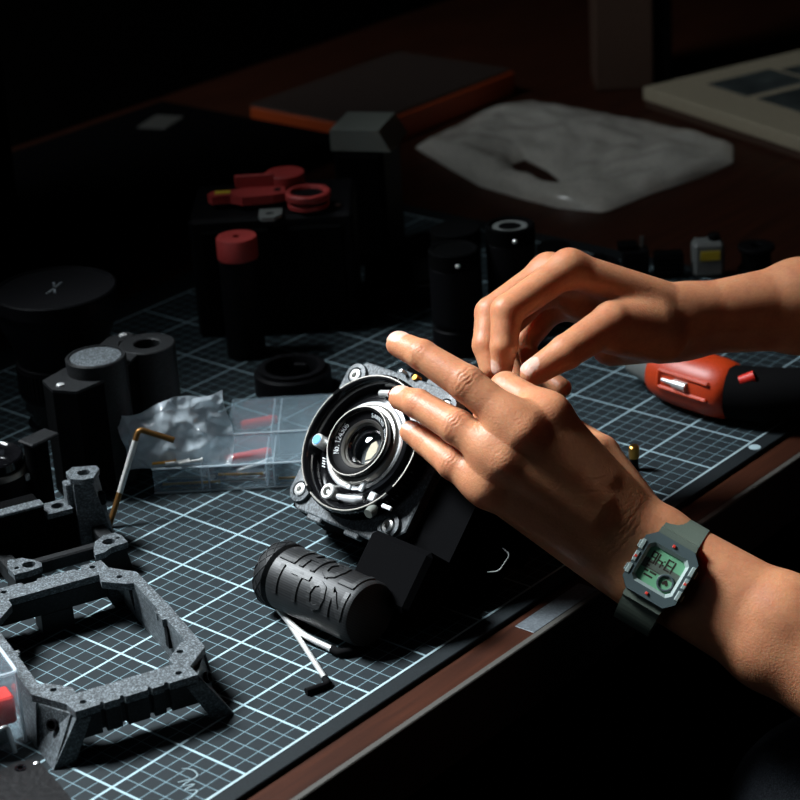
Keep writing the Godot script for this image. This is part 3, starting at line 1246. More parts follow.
func make_watch() -> void:
	# x runs with the numerals, y to the top of the dial, z out of it
	var t := thing("wristwatch", "square digital wristwatch with grey-green strap and green screen", "watch", Vector3(25.35, 3.73, 9.23))
	t.basis = Basis(Vector3(-0.240367, 0.421148, -0.874562), Vector3(-0.660077, -0.731513, -0.170845), Vector3(-0.711704, 0.536212, 0.453822)).scaled(Vector3.ONE * 0.96)
	var s := Shape.new()
	loft(s, octagon(1.7, 1.85, 0.55), -0.75, octagon(1.82, 1.95, 0.55), -0.1, FACE_UP)
	prism(s, octagon(1.82, 1.95, 0.55), -0.1, 0.2, FACE_UP)
	part(t, "case", s.done(), M.black)
	var b := Shape.new()
	ring_prism(b, octagon(1.8, 1.93, 0.55), octagon(1.38, 1.32, 0.3), 0.1, 0.5, FACE_UP, 0.0)
	part(t, "bezel", b.done(), M.case)
	var e := Shape.new()
	ring_prism(e, octagon(1.38, 1.32, 0.3), octagon(1.2, 1.12, 0.25), 0.1, 0.5, FACE_UP, 0.18)
	part(t, "inner_rim", e.done(), M.case_light)
	for sx in [-1.0, 1.0]:
		for k in [[-1.15, -0.5], [-0.35, 0.35], [0.5, 1.15]]:
			var sd := Shape.new()
			hull_box(sd, Vector3(sx * 1.69 - 0.13, k[0], 0.44), Vector3(sx * 1.69 + 0.13, k[1], 0.56), 0.04)
			part(t, "side_rib", sd.done(), M.case_light)
	var l := Shape.new()
	prism(l, octagon(1.22, 1.14, 0.2), 0.15, 0.24, FACE_UP)
	part(t, "screen", l.done(), M.lcd, "green liquid crystal screen")
	# 13:46 AM in bars
	var ink := Shape.new()
	var x := -0.88
	for ch in "13:46":
		if ch == ":":
			for y in [-0.56, -0.32]:
				hull_box(ink, Vector3(x - 0.02, y - 0.04, 0.24), Vector3(x + 0.06, y + 0.04, 0.252), 0)
			x += 0.15
			continue
		var bars: Array = {"1": [2, 5], "3": [0, 2, 3, 5, 6], "4": [1, 2, 3, 5], "6": [0, 1, 3, 4, 5, 6]}[ch]
		for k in bars:
			var w := 0.3
			var y0 := -0.8
			var hgt := 0.33
			var r: Array = [[0, 2 * hgt, w, 2 * hgt], [0, hgt, 0, 2 * hgt], [w, hgt, w, 2 * hgt], [0, hgt, w, hgt], [0, 0, 0, hgt], [w, 0, w, hgt], [0, 0, w, 0]][k]
			hull_box(ink, Vector3(x + r[0] - 0.045, y0 + r[1] - 0.045, 0.24), Vector3(x + r[2] + 0.045, y0 + r[3] + 0.045, 0.252), 0)
		x += 0.44
	for q in [[0.9, -0.26], [1.02, -0.26]]:
		hull_box(ink, Vector3(q[0] - 0.03, q[1] - 0.09, 0.24), Vector3(q[0] + 0.03, q[1] + 0.09, 0.252), 0)
	hull_box(ink, Vector3(-0.05, 0.2, 0.24), Vector3(1.1, 0.23, 0.25), 0)
	for q in [[0.3, 0.38, 0.22], [0.75, 0.4, 0.14], [0.5, 0.66, 0.3], [0.8, 0.08, 0.12]]:
		hull_box(ink, Vector3(q[0] - q[2], q[1] - 0.06, 0.24), Vector3(q[0] + q[2], q[1] + 0.06, 0.25), 0)
	part(t, "numerals", ink.done(), M.lcd_ink, "dark numerals reading 13:46 and small print")
	var at := Transform3D(Basis(Vector3(1, 0, 0), Vector3(0, 0, 1), Vector3(0, -1, 0)), Vector3(-0.62, 0.52, 0))
	var d := Shape.new()
	lathe(d, pipe(0.4, 0.54, 0.2, 0.34, 0.03), 28, at)
	part(t, "small_dial_ring", d.done(), M.case)
	var hh := Shape.new()
	prism(hh, pv([0, 0.2, -0.2, -0.02, -0.18, -0.13, -0.08, -0.16, 0, -0.09, 0.08, -0.16, 0.18, -0.13, 0.2, -0.02]), 0.24, 0.255, Transform3D(Basis(Vector3(1, 0, 0), Vector3(0, 0, 1), Vector3(0, -1, 0)), Vector3(-0.62, 0.52, 0)))
	part(t, "heart_mark", hh.done(), M.lcd_ink)
	for q in [[0.0, 1.62], [0.0, -1.62], [1.69, 0.0], [-1.69, 0.0]]:
		var r := Shape.new()
		hull_box(r, Vector3(q[0] - 0.09, q[1] - 0.09, 0.5), Vector3(q[0] + 0.09, q[1] + 0.09, 0.575), 0.02)
		part(t, "red_mark", r.done(), M.mark_red, "small red mark")
	for q in [[-1.88, 0.8], [-1.88, -0.8], [1.88, 0.8], [1.88, -0.8]]:
		part(t, "button", cbox(Vector3(q[0], q[1], -0.1), Vector3(0.22, 0.5, 0.3), 0.05), M.case_light)
	# strap round the wrist
	var pts := []
	var outs := []
	var ws := []
	var n := 64
	for i in n + 1:
		var a := TAU * i / n
		var c := Vector3(0, sin(a) * 3.45, cos(a) * 2.35 - 2.4)
		# flat under the case
		pts.append(c)
		outs.append(Vector3(0, sin(a) / 3.45, cos(a) / 2.35).normalized())
		var near := clampf(1.0 - absf(wrapf(a, -PI, PI)) / 1.3, 0.0, 1.0)
		ws.append(2.4 + 0.2 * near)
	var st := Shape.new()
	ribbon(st, pts, outs, Vector3(1, 0, 0), ws, 0.3)
	part(t, "strap", st.done(), M.strap, "grey-green rubber strap")
	for sg in [-1.0, 1.0]:
		var lug := Shape.new()
		loft(lug, pv([-1.35, 1.55 * sg, 1.35, 1.55 * sg, 1.28, 2.5 * sg, -1.28, 2.5 * sg]), -0.8, pv([-1.32, 1.6 * sg, 1.32, 1.6 * sg, 1.25, 2.35 * sg, -1.25, 2.35 * sg]), 0.12, Transform3D(Basis(Vector3(1, 0, 0), Vector3(0, 0, 1), Vector3(0, 1, 0)), Vector3.ZERO))
		part(t, "strap_end", lug.done(), M.strap)
	var buckle := Shape.new()
	hull_box(buckle, Vector3(-1.25, 2.3, -4.1), Vector3(1.25, 2.75, -3.2), 0.08)
	part(t, "buckle", buckle.done(), M.grey_plastic)


# ---------------------------------------------------------------- the camera being built
func make_camera_body() -> void:
	# x to the right of the lens, y up its front, z out of the lens
	var t := thing("view_camera", "black printed view camera with a chrome shutter lens, lying tilted on the mat", "camera", Vector3(23.25, 7.10, -10.55))
	t.basis = Basis(Vector3(-0.093920, 0.000020, 0.995580), Vector3(0.661556, 0.747295, 0.062395), Vector3(-0.743991, 0.664492, -0.070199))
	var fwd := Transform3D(Basis(Vector3(1, 0, 0), Vector3(0, 0, 1), Vector3(0, -1, 0)), Vector3.ZERO)
	var s := Shape.new()
	var o := octagon(5.15, 5.15, 1.25)
	prism(s, o, -0.8, -0.06, fwd)
	loft(s, o, -0.06, octagon(5.05, 5.05, 1.2), 0.0, fwd)
	var plate := part(t, "lens_plate", s.done(), M.printed)
	for q in [[-4.05, -3.95], [3.9, -3.95], [-4.05, 4.05], [3.95, 4.05]]:
		var x := fwd
		x.origin = Vector3(q[0], q[1], 0)
		var lug := Shape.new()
		lathe(lug, [Vector2(0.85, -0.02), Vector2(0.8, 0.25), Vector2(0.55, 0.28), Vector2(0.5, 0.1), Vector2(0.001, 0.1)], 20, x)
		part(plate, "screw_seat", lug.done(), M.printed)
		part(plate, "screw", turned([Vector2(0.42, 0.1), Vector2(0.42, 0.3), Vector2(0.36, 0.34), Vector2(0.2, 0.34), Vector2(0.19, 0.14), Vector2(0.001, 0.14)], 18, x), M.steel, "steel socket screw")
	for q in [[-0.6, 5.2], [2.0, 5.2], [-2.2, -5.2], [1.2, -5.2]]:
		part(plate, "plate_lug", cbox(Vector3(q[0], q[1], -0.35), Vector3(1.3, 0.5, 0.6), 0.08), M.printed)
	var pin := fwd
	pin.origin = Vector3(-0.4, 5.25, 0)
	part(plate, "pin", turned(drum(0.12, -0.1, 0.55, 0.03), 12, pin), M.steel)
	pin.origin = Vector3(0.5, 5.2, -0.2)
	part(plate, "brass_pin", turned(drum(0.22, -0.2, 0.35, 0.04), 12, pin), M.brass)
	# body: rests on its lower rear edge
	var b := Shape.new()
	loft(b, pv([-5.0, -5.4, 9.9, -5.4, 9.9, 5.6, -5.0, 5.6]), -4.5, pv([-5.0, -5.0, 8.6, -5.0, 8.6, 5.0, -5.0, 5.0]), -0.8, Transform3D(Basis(Vector3(1, 0, 0), Vector3(0, 0, 1), Vector3(0, 1, 0)), Vector3.ZERO))
	part(t, "body_shell", b.done(), M.pitch)
	part(t, "film_back", box(Vector3(-4.8, -2.8, -6.4), Vector3(9.6, 6.6, -4.5), 0.2), M.pitch)
	part(t, "back_door", box(Vector3(-4.4, -1.4, -7.2), Vector3(9.2, 6.2, -6.4), 0.15), M.pitch)
	part(t, "strap_loop", rod(bend_path([Vector3(9.95, -4.0, -2.8), Vector3(10.7, -3.7, -2.8), Vector3(10.7, -2.5, -3.1), Vector3(9.95, -2.3, -3.1)], 0.3), 0.05, 8), M.grey_plastic, "thin wire strap loop")
	# lens and shutter, turned about z
	var ring := Shape.new()
	lathe(ring, [Vector2(3.75, 0.3), Vector2(4.4, 0.0), Vector2(4.56, 0.15), Vector2(4.56, 1.35), Vector2(4.46, 1.5), Vector2(4.28, 1.5), Vector2(4.08, 1.3), Vector2(3.75, 0.5), Vector2(3.75, 0.3)], 72, fwd)
	var fr := part(t, "focus_ring", ring.done(), M.black_gloss)
	part(fr, "rim_highlight", turned(pipe(4.36, 4.48, 1.46, 1.55, 0.03), 72, fwd), M.satin, "satin strip standing in for the highlight on the black bevel")  # painted highlight: a satin strip along the glossy black bevel
	var teeth := Shape.new()
	for k in 84:
		var a := TAU * k / 84
		var x := fwd * Transform3D(Basis(Vector3.UP, a), Vector3.ZERO)
		hull_box(teeth, Vector3(4.52, 0.25, -0.09), Vector3(4.63, 1.2, 0.09), 0, x)
	part(fr, "ring_knurling", teeth.done(), M.black_matt)
	for k in [0.9, 2.55, 4.2, 5.8]:
		var x := fwd * Transform3D(Basis(Vector3.UP, k), Vector3.ZERO)
		var nt := Shape.new()
		hull_box(nt, Vector3(4.22, 1.4, -0.3), Vector3(4.52, 1.58, 0.3), 0.04, x)
		part(fr, "ring_notch", nt.done(), M.black_matt)
	part(t, "shutter_base", turned([Vector2(3.9, 0.3), Vector2(3.9, 0.5), Vector2(3.3, 0.55), Vector2(3.2, 0.9), Vector2(3.1, 0.95), Vector2(2.0, 0.95)], 64, fwd), M.black_gloss)
	part(t, "shutter_ring", turned([Vector2(2.92, 0.9), Vector2(2.92, 1.0), Vector2(2.82, 1.08), Vector2(2.7, 1.08), Vector2(2.62, 1.0), Vector2(2.3, 1.0)], 64, fwd), M.chrome, "chrome shutter ring")
	part(t, "aperture_scale", turned([Vector2(2.68, 0.98), Vector2(2.5, 1.28), Vector2(2.36, 1.32), Vector2(2.2, 1.32)], 64, fwd), M.satin, "satin metal aperture scale")
	part(t, "lens_barrel", turned([Vector2(2.32, 1.1), Vector2(2.32, 1.75), Vector2(2.26, 1.82), Vector2(2.16, 1.82), Vector2(2.1, 1.75), Vector2(2.06, 1.5)], 64, fwd), M.black_gloss)
	part(t, "barrel_rim", turned(pipe(2.2, 2.3, 1.77, 1.84, 0.02), 64, fwd), M.satin)
	part(t, "name_ring", turned([Vector2(2.08, 1.55), Vector2(1.64, 1.25), Vector2(1.6, 1.25)], 64, fwd), M.black)
	part(t, "glass_mount", turned([Vector2(1.62, 1.24), Vector2(1.58, 1.3), Vector2(1.44, 1.2), Vector2(1.4, 1.06), Vector2(1.3, 1.0)], 48, fwd), M.satin)
	part(t, "inner_ring", turned([Vector2(1.34, 1.04), Vector2(1.2, 0.86), Vector2(1.14, 0.75), Vector2(1.1, 0.0), Vector2(0.001, -0.05)], 48, fwd), M.black_gloss)
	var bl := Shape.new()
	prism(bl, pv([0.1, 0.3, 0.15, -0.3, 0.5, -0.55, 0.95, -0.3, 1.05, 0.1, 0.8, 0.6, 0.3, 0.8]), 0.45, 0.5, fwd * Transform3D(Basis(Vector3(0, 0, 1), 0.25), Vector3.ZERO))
	part(t, "lens_reflection", bl.done(), M.reflection_cream, "cream plate standing in for a reflection in the lens")  # cream plates paint in the reflection inside the lens
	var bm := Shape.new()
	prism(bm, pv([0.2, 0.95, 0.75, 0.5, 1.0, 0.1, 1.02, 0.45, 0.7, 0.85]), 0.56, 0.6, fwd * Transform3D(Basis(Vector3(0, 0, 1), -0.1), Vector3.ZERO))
	part(t, "lens_reflection", bm.done(), M.reflection_cream, "cream plate standing in for a reflection in the lens")
	var prof := []
	for k in 9:
		var a := 0.66 * (1.0 - k / 8.0)
		prof.append(Vector2(maxf(2.15 * sin(a), 0.001), 2.15 * cos(a) - 1.0))
	part(t, "front_glass", turned(prof, 48, fwd), M.glass, "coated front element")
	lens_lettering(t, "No.124306", 1.85, 1.405, 3.75, 0.32, 0.125)
	lens_lettering(t, "SANKYO KOKI", 1.85, 1.405, 1.62, 0.26, 0.125)
	# levers and posts of the shutter
	var x1 := fwd
	x1.origin = Vector3(-3.29, -0.8, 0)
	var kn := part(t, "blue_post", turned(drum(0.42, 0.4, 1.62, 0.06), 20, x1), M.steel)
	part(kn, "blue_dot", turned(drum(0.33, 1.6, 1.66, 0.02), 20, x1), M.blue, "blue enamel dot")
	x1.origin = Vector3(-0.9, -3.5, 0)
	part(t, "flash_terminal", turned([Vector2(0.52, 0.5), Vector2(0.52, 1.25), Vector2(0.44, 1.32), Vector2(0.3, 1.32), Vector2(0.28, 0.9), Vector2(0.12, 0.9), Vector2(0.12, 1.2), Vector2(0.001, 1.2)], 20, x1), M.steel)
	part(t, "cocking_lever", rod([Vector3(0.0, -3.55, 1.2), Vector3(0.8, -3.5, 1.25), Vector3(1.6, -3.35, 1.3), Vector3(2.1, -3.1, 1.3)], [0.16, 0.26, 0.3, 0.16], 10), M.chrome)
	part(t, "speed_tab", box(Vector3(2.4, -3.1, 1.0), Vector3(3.0, -2.5, 1.4), 0.08), M.chrome)
	part(t, "shutter_release", rod([Vector3(3.1, -3.3, 1.1), Vector3(3.35, -3.6, 1.5), Vector3(3.4, -3.9, 1.75)], [0.2, 0.36, 0.3], 14), M.grey_light)
	part(t, "pointer", box(Vector3(1.3, -2.75, 1.05), Vector3(1.6, -1.95, 1.25), 0.05), M.white_paint)
	part(t, "pointer_stop", box(Vector3(0.3, -2.9, 1.0), Vector3(0.6, -2.6, 1.2), 0.06), M.white_paint)
	part(t, "release_arm", box(Vector3(3.9, -3.2, 1.35), Vector3(4.7, -2.95, 1.6), 0.05), M.white_paint)
	part(t, "cable_socket", rod([Vector3(-0.75, 3.4, 0.9), Vector3(-0.3, 3.5, 1.0), Vector3(0.15, 3.55, 1.05)], [0.22, 0.2, 0.24], 12), M.steel)
	part(t, "red_collar", rod([Vector3(0.15, 3.55, 1.05), Vector3(0.5, 3.6, 1.1)], 0.17, 12), M.mark_red)
	for k in 4:
		part(t, "scale_tick", box(Vector3(-2.72 + k * 0.09, -1.7 - k * 0.16, 0.98), Vector3(-2.46 + k * 0.09, -1.64 - k * 0.16, 1.04), 0.0), M.white_paint)
	# the hand grip lies under the lens, along x
	var gx := Transform3D(Basis(Vector3(0, 1, 0), Vector3(1, 0, 0), Vector3(0, 0, -1)), Vector3(0, -9.38, 3.16))
	var g := Shape.new()
	lathe(g, [Vector2(0.001, 1.15), Vector2(1.8, 1.15), Vector2(2.0, 1.3), Vector2(2.0, 8.0), Vector2(1.88, 8.2), Vector2(0.001, 8.2)], 56, gx)
	var grip := part(t, "hand_grip", g.done(), M.layered, "ribbed printed hand grip")
	var kc := Shape.new()
	lathe(kc, [Vector2(0.001, -0.2), Vector2(1.5, -0.2), Vector2(1.85, 0.0), Vector2(2.05, 0.3), Vector2(2.05, 0.9), Vector2(1.9, 1.05), Vector2(1.7, 1.2)], 48, gx)
	var kcap := part(grip, "grip_cap", kc.done(), M.printed_dark)
	var hatch := Shape.new()
	for k in 14:
		for dirn in [-1.0, 1.0]:
			var pts := []
			for m in 6:
				var a: float = TAU * k / 14.0 + dirn * m * 0.14
				pts.append(gx * Vector3((2.03 if m > 0 else 1.88) * cos(a), 0.04 + m * 0.17, (2.03 if m > 0 else 1.88) * sin(a)))
			tube(hatch, pts, 0.06, 5)
	hatch_part(grip, hatch)
	var words := Shape.new()
	grip_letters(words, gx)
	part(grip, "raised_lettering", words.done(), M.layered, "large raised block letters")
	part(t, "mount_and_shade_block", box(Vector3(4.6, -8.5, -0.9), Vector3(9.7, -4.6, 2.3), 0.3), M.pitch)  # mount enlarged in black to stand in for shadow on the mat behind


func hatch_part(grip: Node, s: Shape) -> void:
	part(grip, "cap_ridges", s.done(), M.printed_dark, "crossed diamond ridges")


func lens_lettering(t: Node, text: String, r: float, z: float, start: float, size: float, step: float) -> void:
	var st := SurfaceTool.new()
	st.begin(Mesh.PRIMITIVE_TRIANGLES)
	var font := SystemFont.new()
	font.font_names = PackedStringArray(["Droid Sans"])
	for i in text.length():
		if text[i] == " ":
			continue
		var m := TextMesh.new()
		m.text = text[i]
		m.font = font
		m.font_size = 32
		m.pixel_size = size * CM / 32.0 * 1.35
		m.depth = 0.02 * CM
		var a := start - step * i
		var n := Vector3(cos(a), sin(a), 0)
		var out := (n * -0.56 + Vector3(0, 0, 0.83)).normalized()
		var up := (n * 0.83 + Vector3(0, 0, 0.56)).normalized()
		st.append_from(m, 0, Transform3D(Basis(up.cross(out), up, out), Vector3(n.x * r, n.y * r, z + 0.012) * CM))
	part(t, "engraved_lettering", st.commit(), M.white_paint, "white engraved lettering")


func grip_letters(s: Shape, gx: Transform3D) -> void:
	# strokes in letter space (0..1 wide, 0..1 high), wrapped round the grip; two rows
	var glyphs := {
		"L": [[0.1, 0, 0.9, 0], [0.9, 0, 0.9, 1]],
		"H": [[0.1, 0, 0.1, 1], [0.9, 0, 0.9, 1], [0.1, 0.5, 0.9, 0.5]],
		"O": [[0.5, 0, 0.85, 0.12, 1, 0.5, 0.85, 0.88, 0.5, 1, 0.15, 0.88, 0, 0.5, 0.15, 0.12, 0.5, 0]],
		"I": [[0.5, 0, 0.5, 1]],
		"T": [[0.5, 0, 0.5, 1], [0, 1, 1, 1]],
		"N": [[0.05, 0, 0.05, 1, 0.95, 0, 0.95, 1]],
	}
	var rows := [["LHOL", 0.7], ["ITON", -0.34]]
	for row in rows:
		var x0 := 1.55
		for ch in row[0]:
			for stroke in glyphs[ch]:
				var pts := []
				for k in range(0, stroke.size() - 2, 2):
					var a := Vector2(stroke[k], stroke[k + 1])
					var b := Vector2(stroke[k + 2], stroke[k + 3])
					var steps := maxi(2, int(a.distance_to(b) * 6))
					for m in steps:
						pts.append(a.lerp(b, float(m) / steps))
				pts.append(Vector2(stroke[-2], stroke[-1]))
				var path := []
				var outs := []
				for p in pts:
					var ang: float = row[1] + (p.y - 0.5) * 0.74
					# seen from the lens side: angle 0 is up the front
					var nn := gx.basis * Vector3(cos(GRIP_TURN + ang), 0, sin(GRIP_TURN + ang))
					path.append(gx.origin + gx.basis * Vector3(0, x0 + p.x * 1.2, 0) + nn * 1.97)
					outs.append(nn)
				band(s, path, outs, 0.36, 0.12)
			x0 += 1.68


const GRIP_TURN := -1.4

func band(s: Shape, path: Array, outs: Array, width: float, thick: float) -> void:
	# a raised stroke on a curved face
	var n := path.size()
	var prev := []
	for i in n:
		var d: Vector3 = (path[mini(i + 1, n - 1)] - path[maxi(i - 1, 0)]).normalized()
		var w: Vector3 = d.cross(outs[i]).normalized() * width * 0.5
		var o: Vector3 = outs[i] * thick
		var ext := Vector3.ZERO
		if i == 0:
			ext = -d * width * 0.45
		elif i == n - 1:
			ext = d * width * 0.45
		var c := [path[i] - w + ext, path[i] - w * 0.85 + o + ext, path[i] + w * 0.85 + o + ext, path[i] + w + ext]
		if i > 0:
			for k in 3:
				s.flat([prev[k], prev[k + 1], c[k + 1], c[k]], outs[i] * 0.6 + (-w if k == 0 else (w if k == 2 else outs[i])))
		if i == 0 or i == n - 1:
			s.flat(c, -d if i == 0 else d)
		prev = c


# ---------------------------------------------------------------- printed parts
func make_frame() -> void:
	var t := thing("camera_chassis", "open black printed frame with cut corners and screw holes, speckled top face", "chassis", Vector3(2.25, 0, -14.33), -22.4)
	var outline := pv([-3.6, 7.95, -2.2, 7.95, -2.15, 7.75, -2.0, 7.75, -1.95, 7.95, -1.05, 7.95, -1.0, 7.7, -0.8, 7.7, -0.75, 7.95, 0.55, 7.95, 0.6, 7.72, 0.75, 7.72, 0.8, 7.95, 1.5, 7.95, 1.55, 7.75, 1.75, 7.75, 1.8, 7.95, 3.5, 7.95, 3.45, 6.9, 5.0, 5.3,
		5.1, 0, 5.0, -5.3, 3.75, -6.8, 3.7, -7.95, 2.4, -7.95, 2.25, -7.5, 2.0, -7.5, 1.9, -7.75, -0.4, -7.85, -0.5, -7.6, -1.3, -7.6, -1.4, -7.9, -3.7, -7.95, -3.75, -6.8, -5.05, -5.3, -5.1, 0, -5.05, 4.9, -3.75, 6.95])
	var inner := pv([-2.9, 6.15, 2.75, 6.15, 2.75, 5.5, 3.95, 4.2, 4.3, 4.1, 4.35, 1.1, 4.1, 1.1, 4.1, 0.5, 4.25, 0.4, 4.1, 0.2, 4.1, -0.1, 4.35, -0.15, 4.35, -4.1, 3.95, -4.2, 2.75, -5.3, 2.95, -6.25, -2.7, -6.25, -2.75, -5.5, -3.95, -4.2, -4.35, -4.1, -4.35, -0.2, -4.1, -0.2, -4.1, 0.1, -4.25, 0.15, -4.25, 0.4, -4.35, 0.45, -4.35, 4.0, -3.9, 4.3, -2.9, 5.4])
	var holes: Array = [inner]
	for q in [[3.6, 5.05], [2.65, 7.2], [-3.85, 5.1], [-2.9, 7.2], [2.95, -7.4], [3.9, -5.3], [-2.65, -7.35], [-3.9, -5.3]]:
		holes.append([q[0], q[1], 0.2])
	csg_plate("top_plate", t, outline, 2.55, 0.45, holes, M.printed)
	# long side walls reach the mat, the ends are arched
	for sg in [-1.0, 1.0]:
		var w := Shape.new()
		loft(w, pv([5.35 * sg, -5.6, 5.35 * sg, 5.6, 4.6 * sg, 5.2, 4.6 * sg, -5.2]), 0.0, pv([5.0 * sg, -5.3, 5.0 * sg, 5.3, 4.36 * sg, 4.6, 4.36 * sg, -4.6]), 2.55)
		var wall := part(t, "side_wall", w.done(), M.printed)
		part(wall, "cable_slot", cbox(Vector3(4.42 * sg, 1.8, 0.95), Vector3(0.25, 1.5, 0.55), 0.04), M.black)
		var e := Shape.new()
		hull_box(e, Vector3(-3.4, 1.35, sg * 7.0 - 0.75), Vector3(3.4, 2.55, sg * 7.0 + 0.75), 0.05)
		if sg < 0:
			hull_box(e, Vector3(-0.9, 0.0, sg * 7.0 - 0.75), Vector3(1.1, 1.4, sg * 7.0 + 0.75), 0.05)  # added post that parts the light under the rear bar in two
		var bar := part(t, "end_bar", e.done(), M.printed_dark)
		for k in [[-3.4, -2.2], [-1.95, -1.05], [-0.75, 0.55], [0.8, 1.5], [1.8, 3.4]]:
			part(bar, "rib", box(Vector3(k[0], 1.2, sg * 7.75 - 0.2), Vector3(k[1], 2.56, sg * 7.75 + 0.2), 0.05), M.printed_dark)
		for sx in [-1.0, 1.0]:
			var l := Shape.new()
			loft(l, pv([5.35 * sx, 5.2 * sg, 5.3 * sx, 8.15 * sg, 4.75 * sx, 8.0 * sg, 4.6 * sx, 5.1 * sg]), 0.0, pv([4.85 * sx, 5.3 * sg, 3.7 * sx, 7.3 * sg, 3.3 * sx, 7.2 * sg, 4.2 * sx, 5.0 * sg]), 2.56)
			var leg := part(t, "corner_leg", l.done(), M.printed)
			var st := Shape.new()
			loft(st, pv([5.3 * sx, 8.15 * sg, 4.0 * sx, 8.1 * sg, 4.0 * sx, 7.6 * sg, 5.1 * sx, 7.6 * sg]), 0.0, pv([3.6 * sx, 7.94 * sg, 2.7 * sx, 7.94 * sg, 2.7 * sx, 7.0 * sg, 3.5 * sx, 7.0 * sg]), 2.56)
			part(leg, "strut", st.done(), M.printed)
			var hx := standing(Vector3(0.75 * sx, 0.35, 0.55 * sg), Vector3(4.55 * sx, 1.75, 6.5 * sg))
			part(leg, "bolt_hole", turned([Vector2(0.34, -0.1), Vector2(0.34, 0.14), Vector2(0.26, 0.14), Vector2(0.24, -0.2), Vector2(0.001, -0.2)], 16, hx), M.black)


func make_shell() -> void:
	var t := thing("printed_camera_shell", "black printed camera shell with a wedge upright and two pierced ears", "camera part", Vector3(9.3, 0, -24), -22.4)
	var ear_r := pv([1.4, 0.9, 1.5, 0.3, 2.0, -0.8, 2.8, -1.38, 3.5, -1.3, 3.75, -0.7, 3.75, 0.35, 2.6, 0.5, 2.0, 0.9])
	csg_plate("ear", t, ear_r, 1.6, 0.4, [[2.75, -0.35, 0.42], [3.42, -0.5, 0.15]], M.printed)
	var ear_l := pv([-1.95, 0.5, -1.8, 0.0, -2.1, -0.6, -2.6, -1.3, -3.5, -1.5, -3.8, -0.6, -3.75, 0.6, -2.8, 0.65])
	csg_plate("ear", t, ear_l, 1.6, 0.4, [[-2.55, -0.2, 0.42], [-3.35, -0.2, 0.16]], M.printed)
	for sx in [-1.0, 1.0]:
		var l := Shape.new()
		loft(l, pv([1.9 * sx, -0.4, 3.9 * sx, 0.4, 3.9 * sx, -1.2, 2.0 * sx, -1.4]), 0, pv([1.8 * sx, -0.1, 3.6 * sx, 0.3, 3.6 * sx, -1.2, 2.0 * sx, -1.3]), 1.6)
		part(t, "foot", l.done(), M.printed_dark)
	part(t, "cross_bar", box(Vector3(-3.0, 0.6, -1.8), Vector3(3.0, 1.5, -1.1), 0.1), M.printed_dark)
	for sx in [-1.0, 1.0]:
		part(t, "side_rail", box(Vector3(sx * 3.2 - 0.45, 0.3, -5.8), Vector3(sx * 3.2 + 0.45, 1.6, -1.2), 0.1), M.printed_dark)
	var s := Shape.new()
	hull_box(s, Vector3(-4.4, 0.0, -6.0), Vector3(-0.1, 3.9, -3.8), 0.08)
	part(t, "housing", s.done(), M.black_matt)
	part(t, "housing_lid", box(Vector3(-4.4, 3.85, -4.6), Vector3(-0.1, 4.05, -3.7), 0.04), M.printed)
	csg_plate("shelf_tab", t, pv([0.0, -3.7, 1.7, -3.7, 1.7, -5.4, 0.0, -5.4]), 2.9, 0.35, [[1.0, -4.6, 0.42]], M.printed)
	part(t, "inner_block", box(Vector3(-0.1, 0.0, -6.0), Vector3(1.9, 2.9, -3.9), 0.06), M.black_matt)
	var w := Shape.new()
	loft(w, pv([2.0, -3.7, 4.3, -3.7, 4.5, -6.0, 1.9, -6.0]), 0.0, pv([2.0, -3.9, 3.1, -3.5, 4.0, -5.0, 2.4, -5.6]), 4.75)
	var up := part(t, "wedge_upright", w.done(), M.printed)
	csg_plate("wedge_top", t, pv([1.9, -4.1, 2.5, -3.5, 3.2, -3.4, 4.0, -4.5, 4.0, -5.1, 2.6, -5.7, 2.0, -5.2]), 4.75, 0.35, [[2.95, -4.5, 0.42]], M.printed)
	part(up, "rib", box(Vector3(1.6, 2.9, -5.0), Vector3(2.2, 4.7, -4.2), 0.08), M.printed)
	part(up, "bracket_slot", cbox(Vector3(3.75, 3.3, -3.95), Vector3(0.5, 0.9, 0.5), 0.1), M.black)


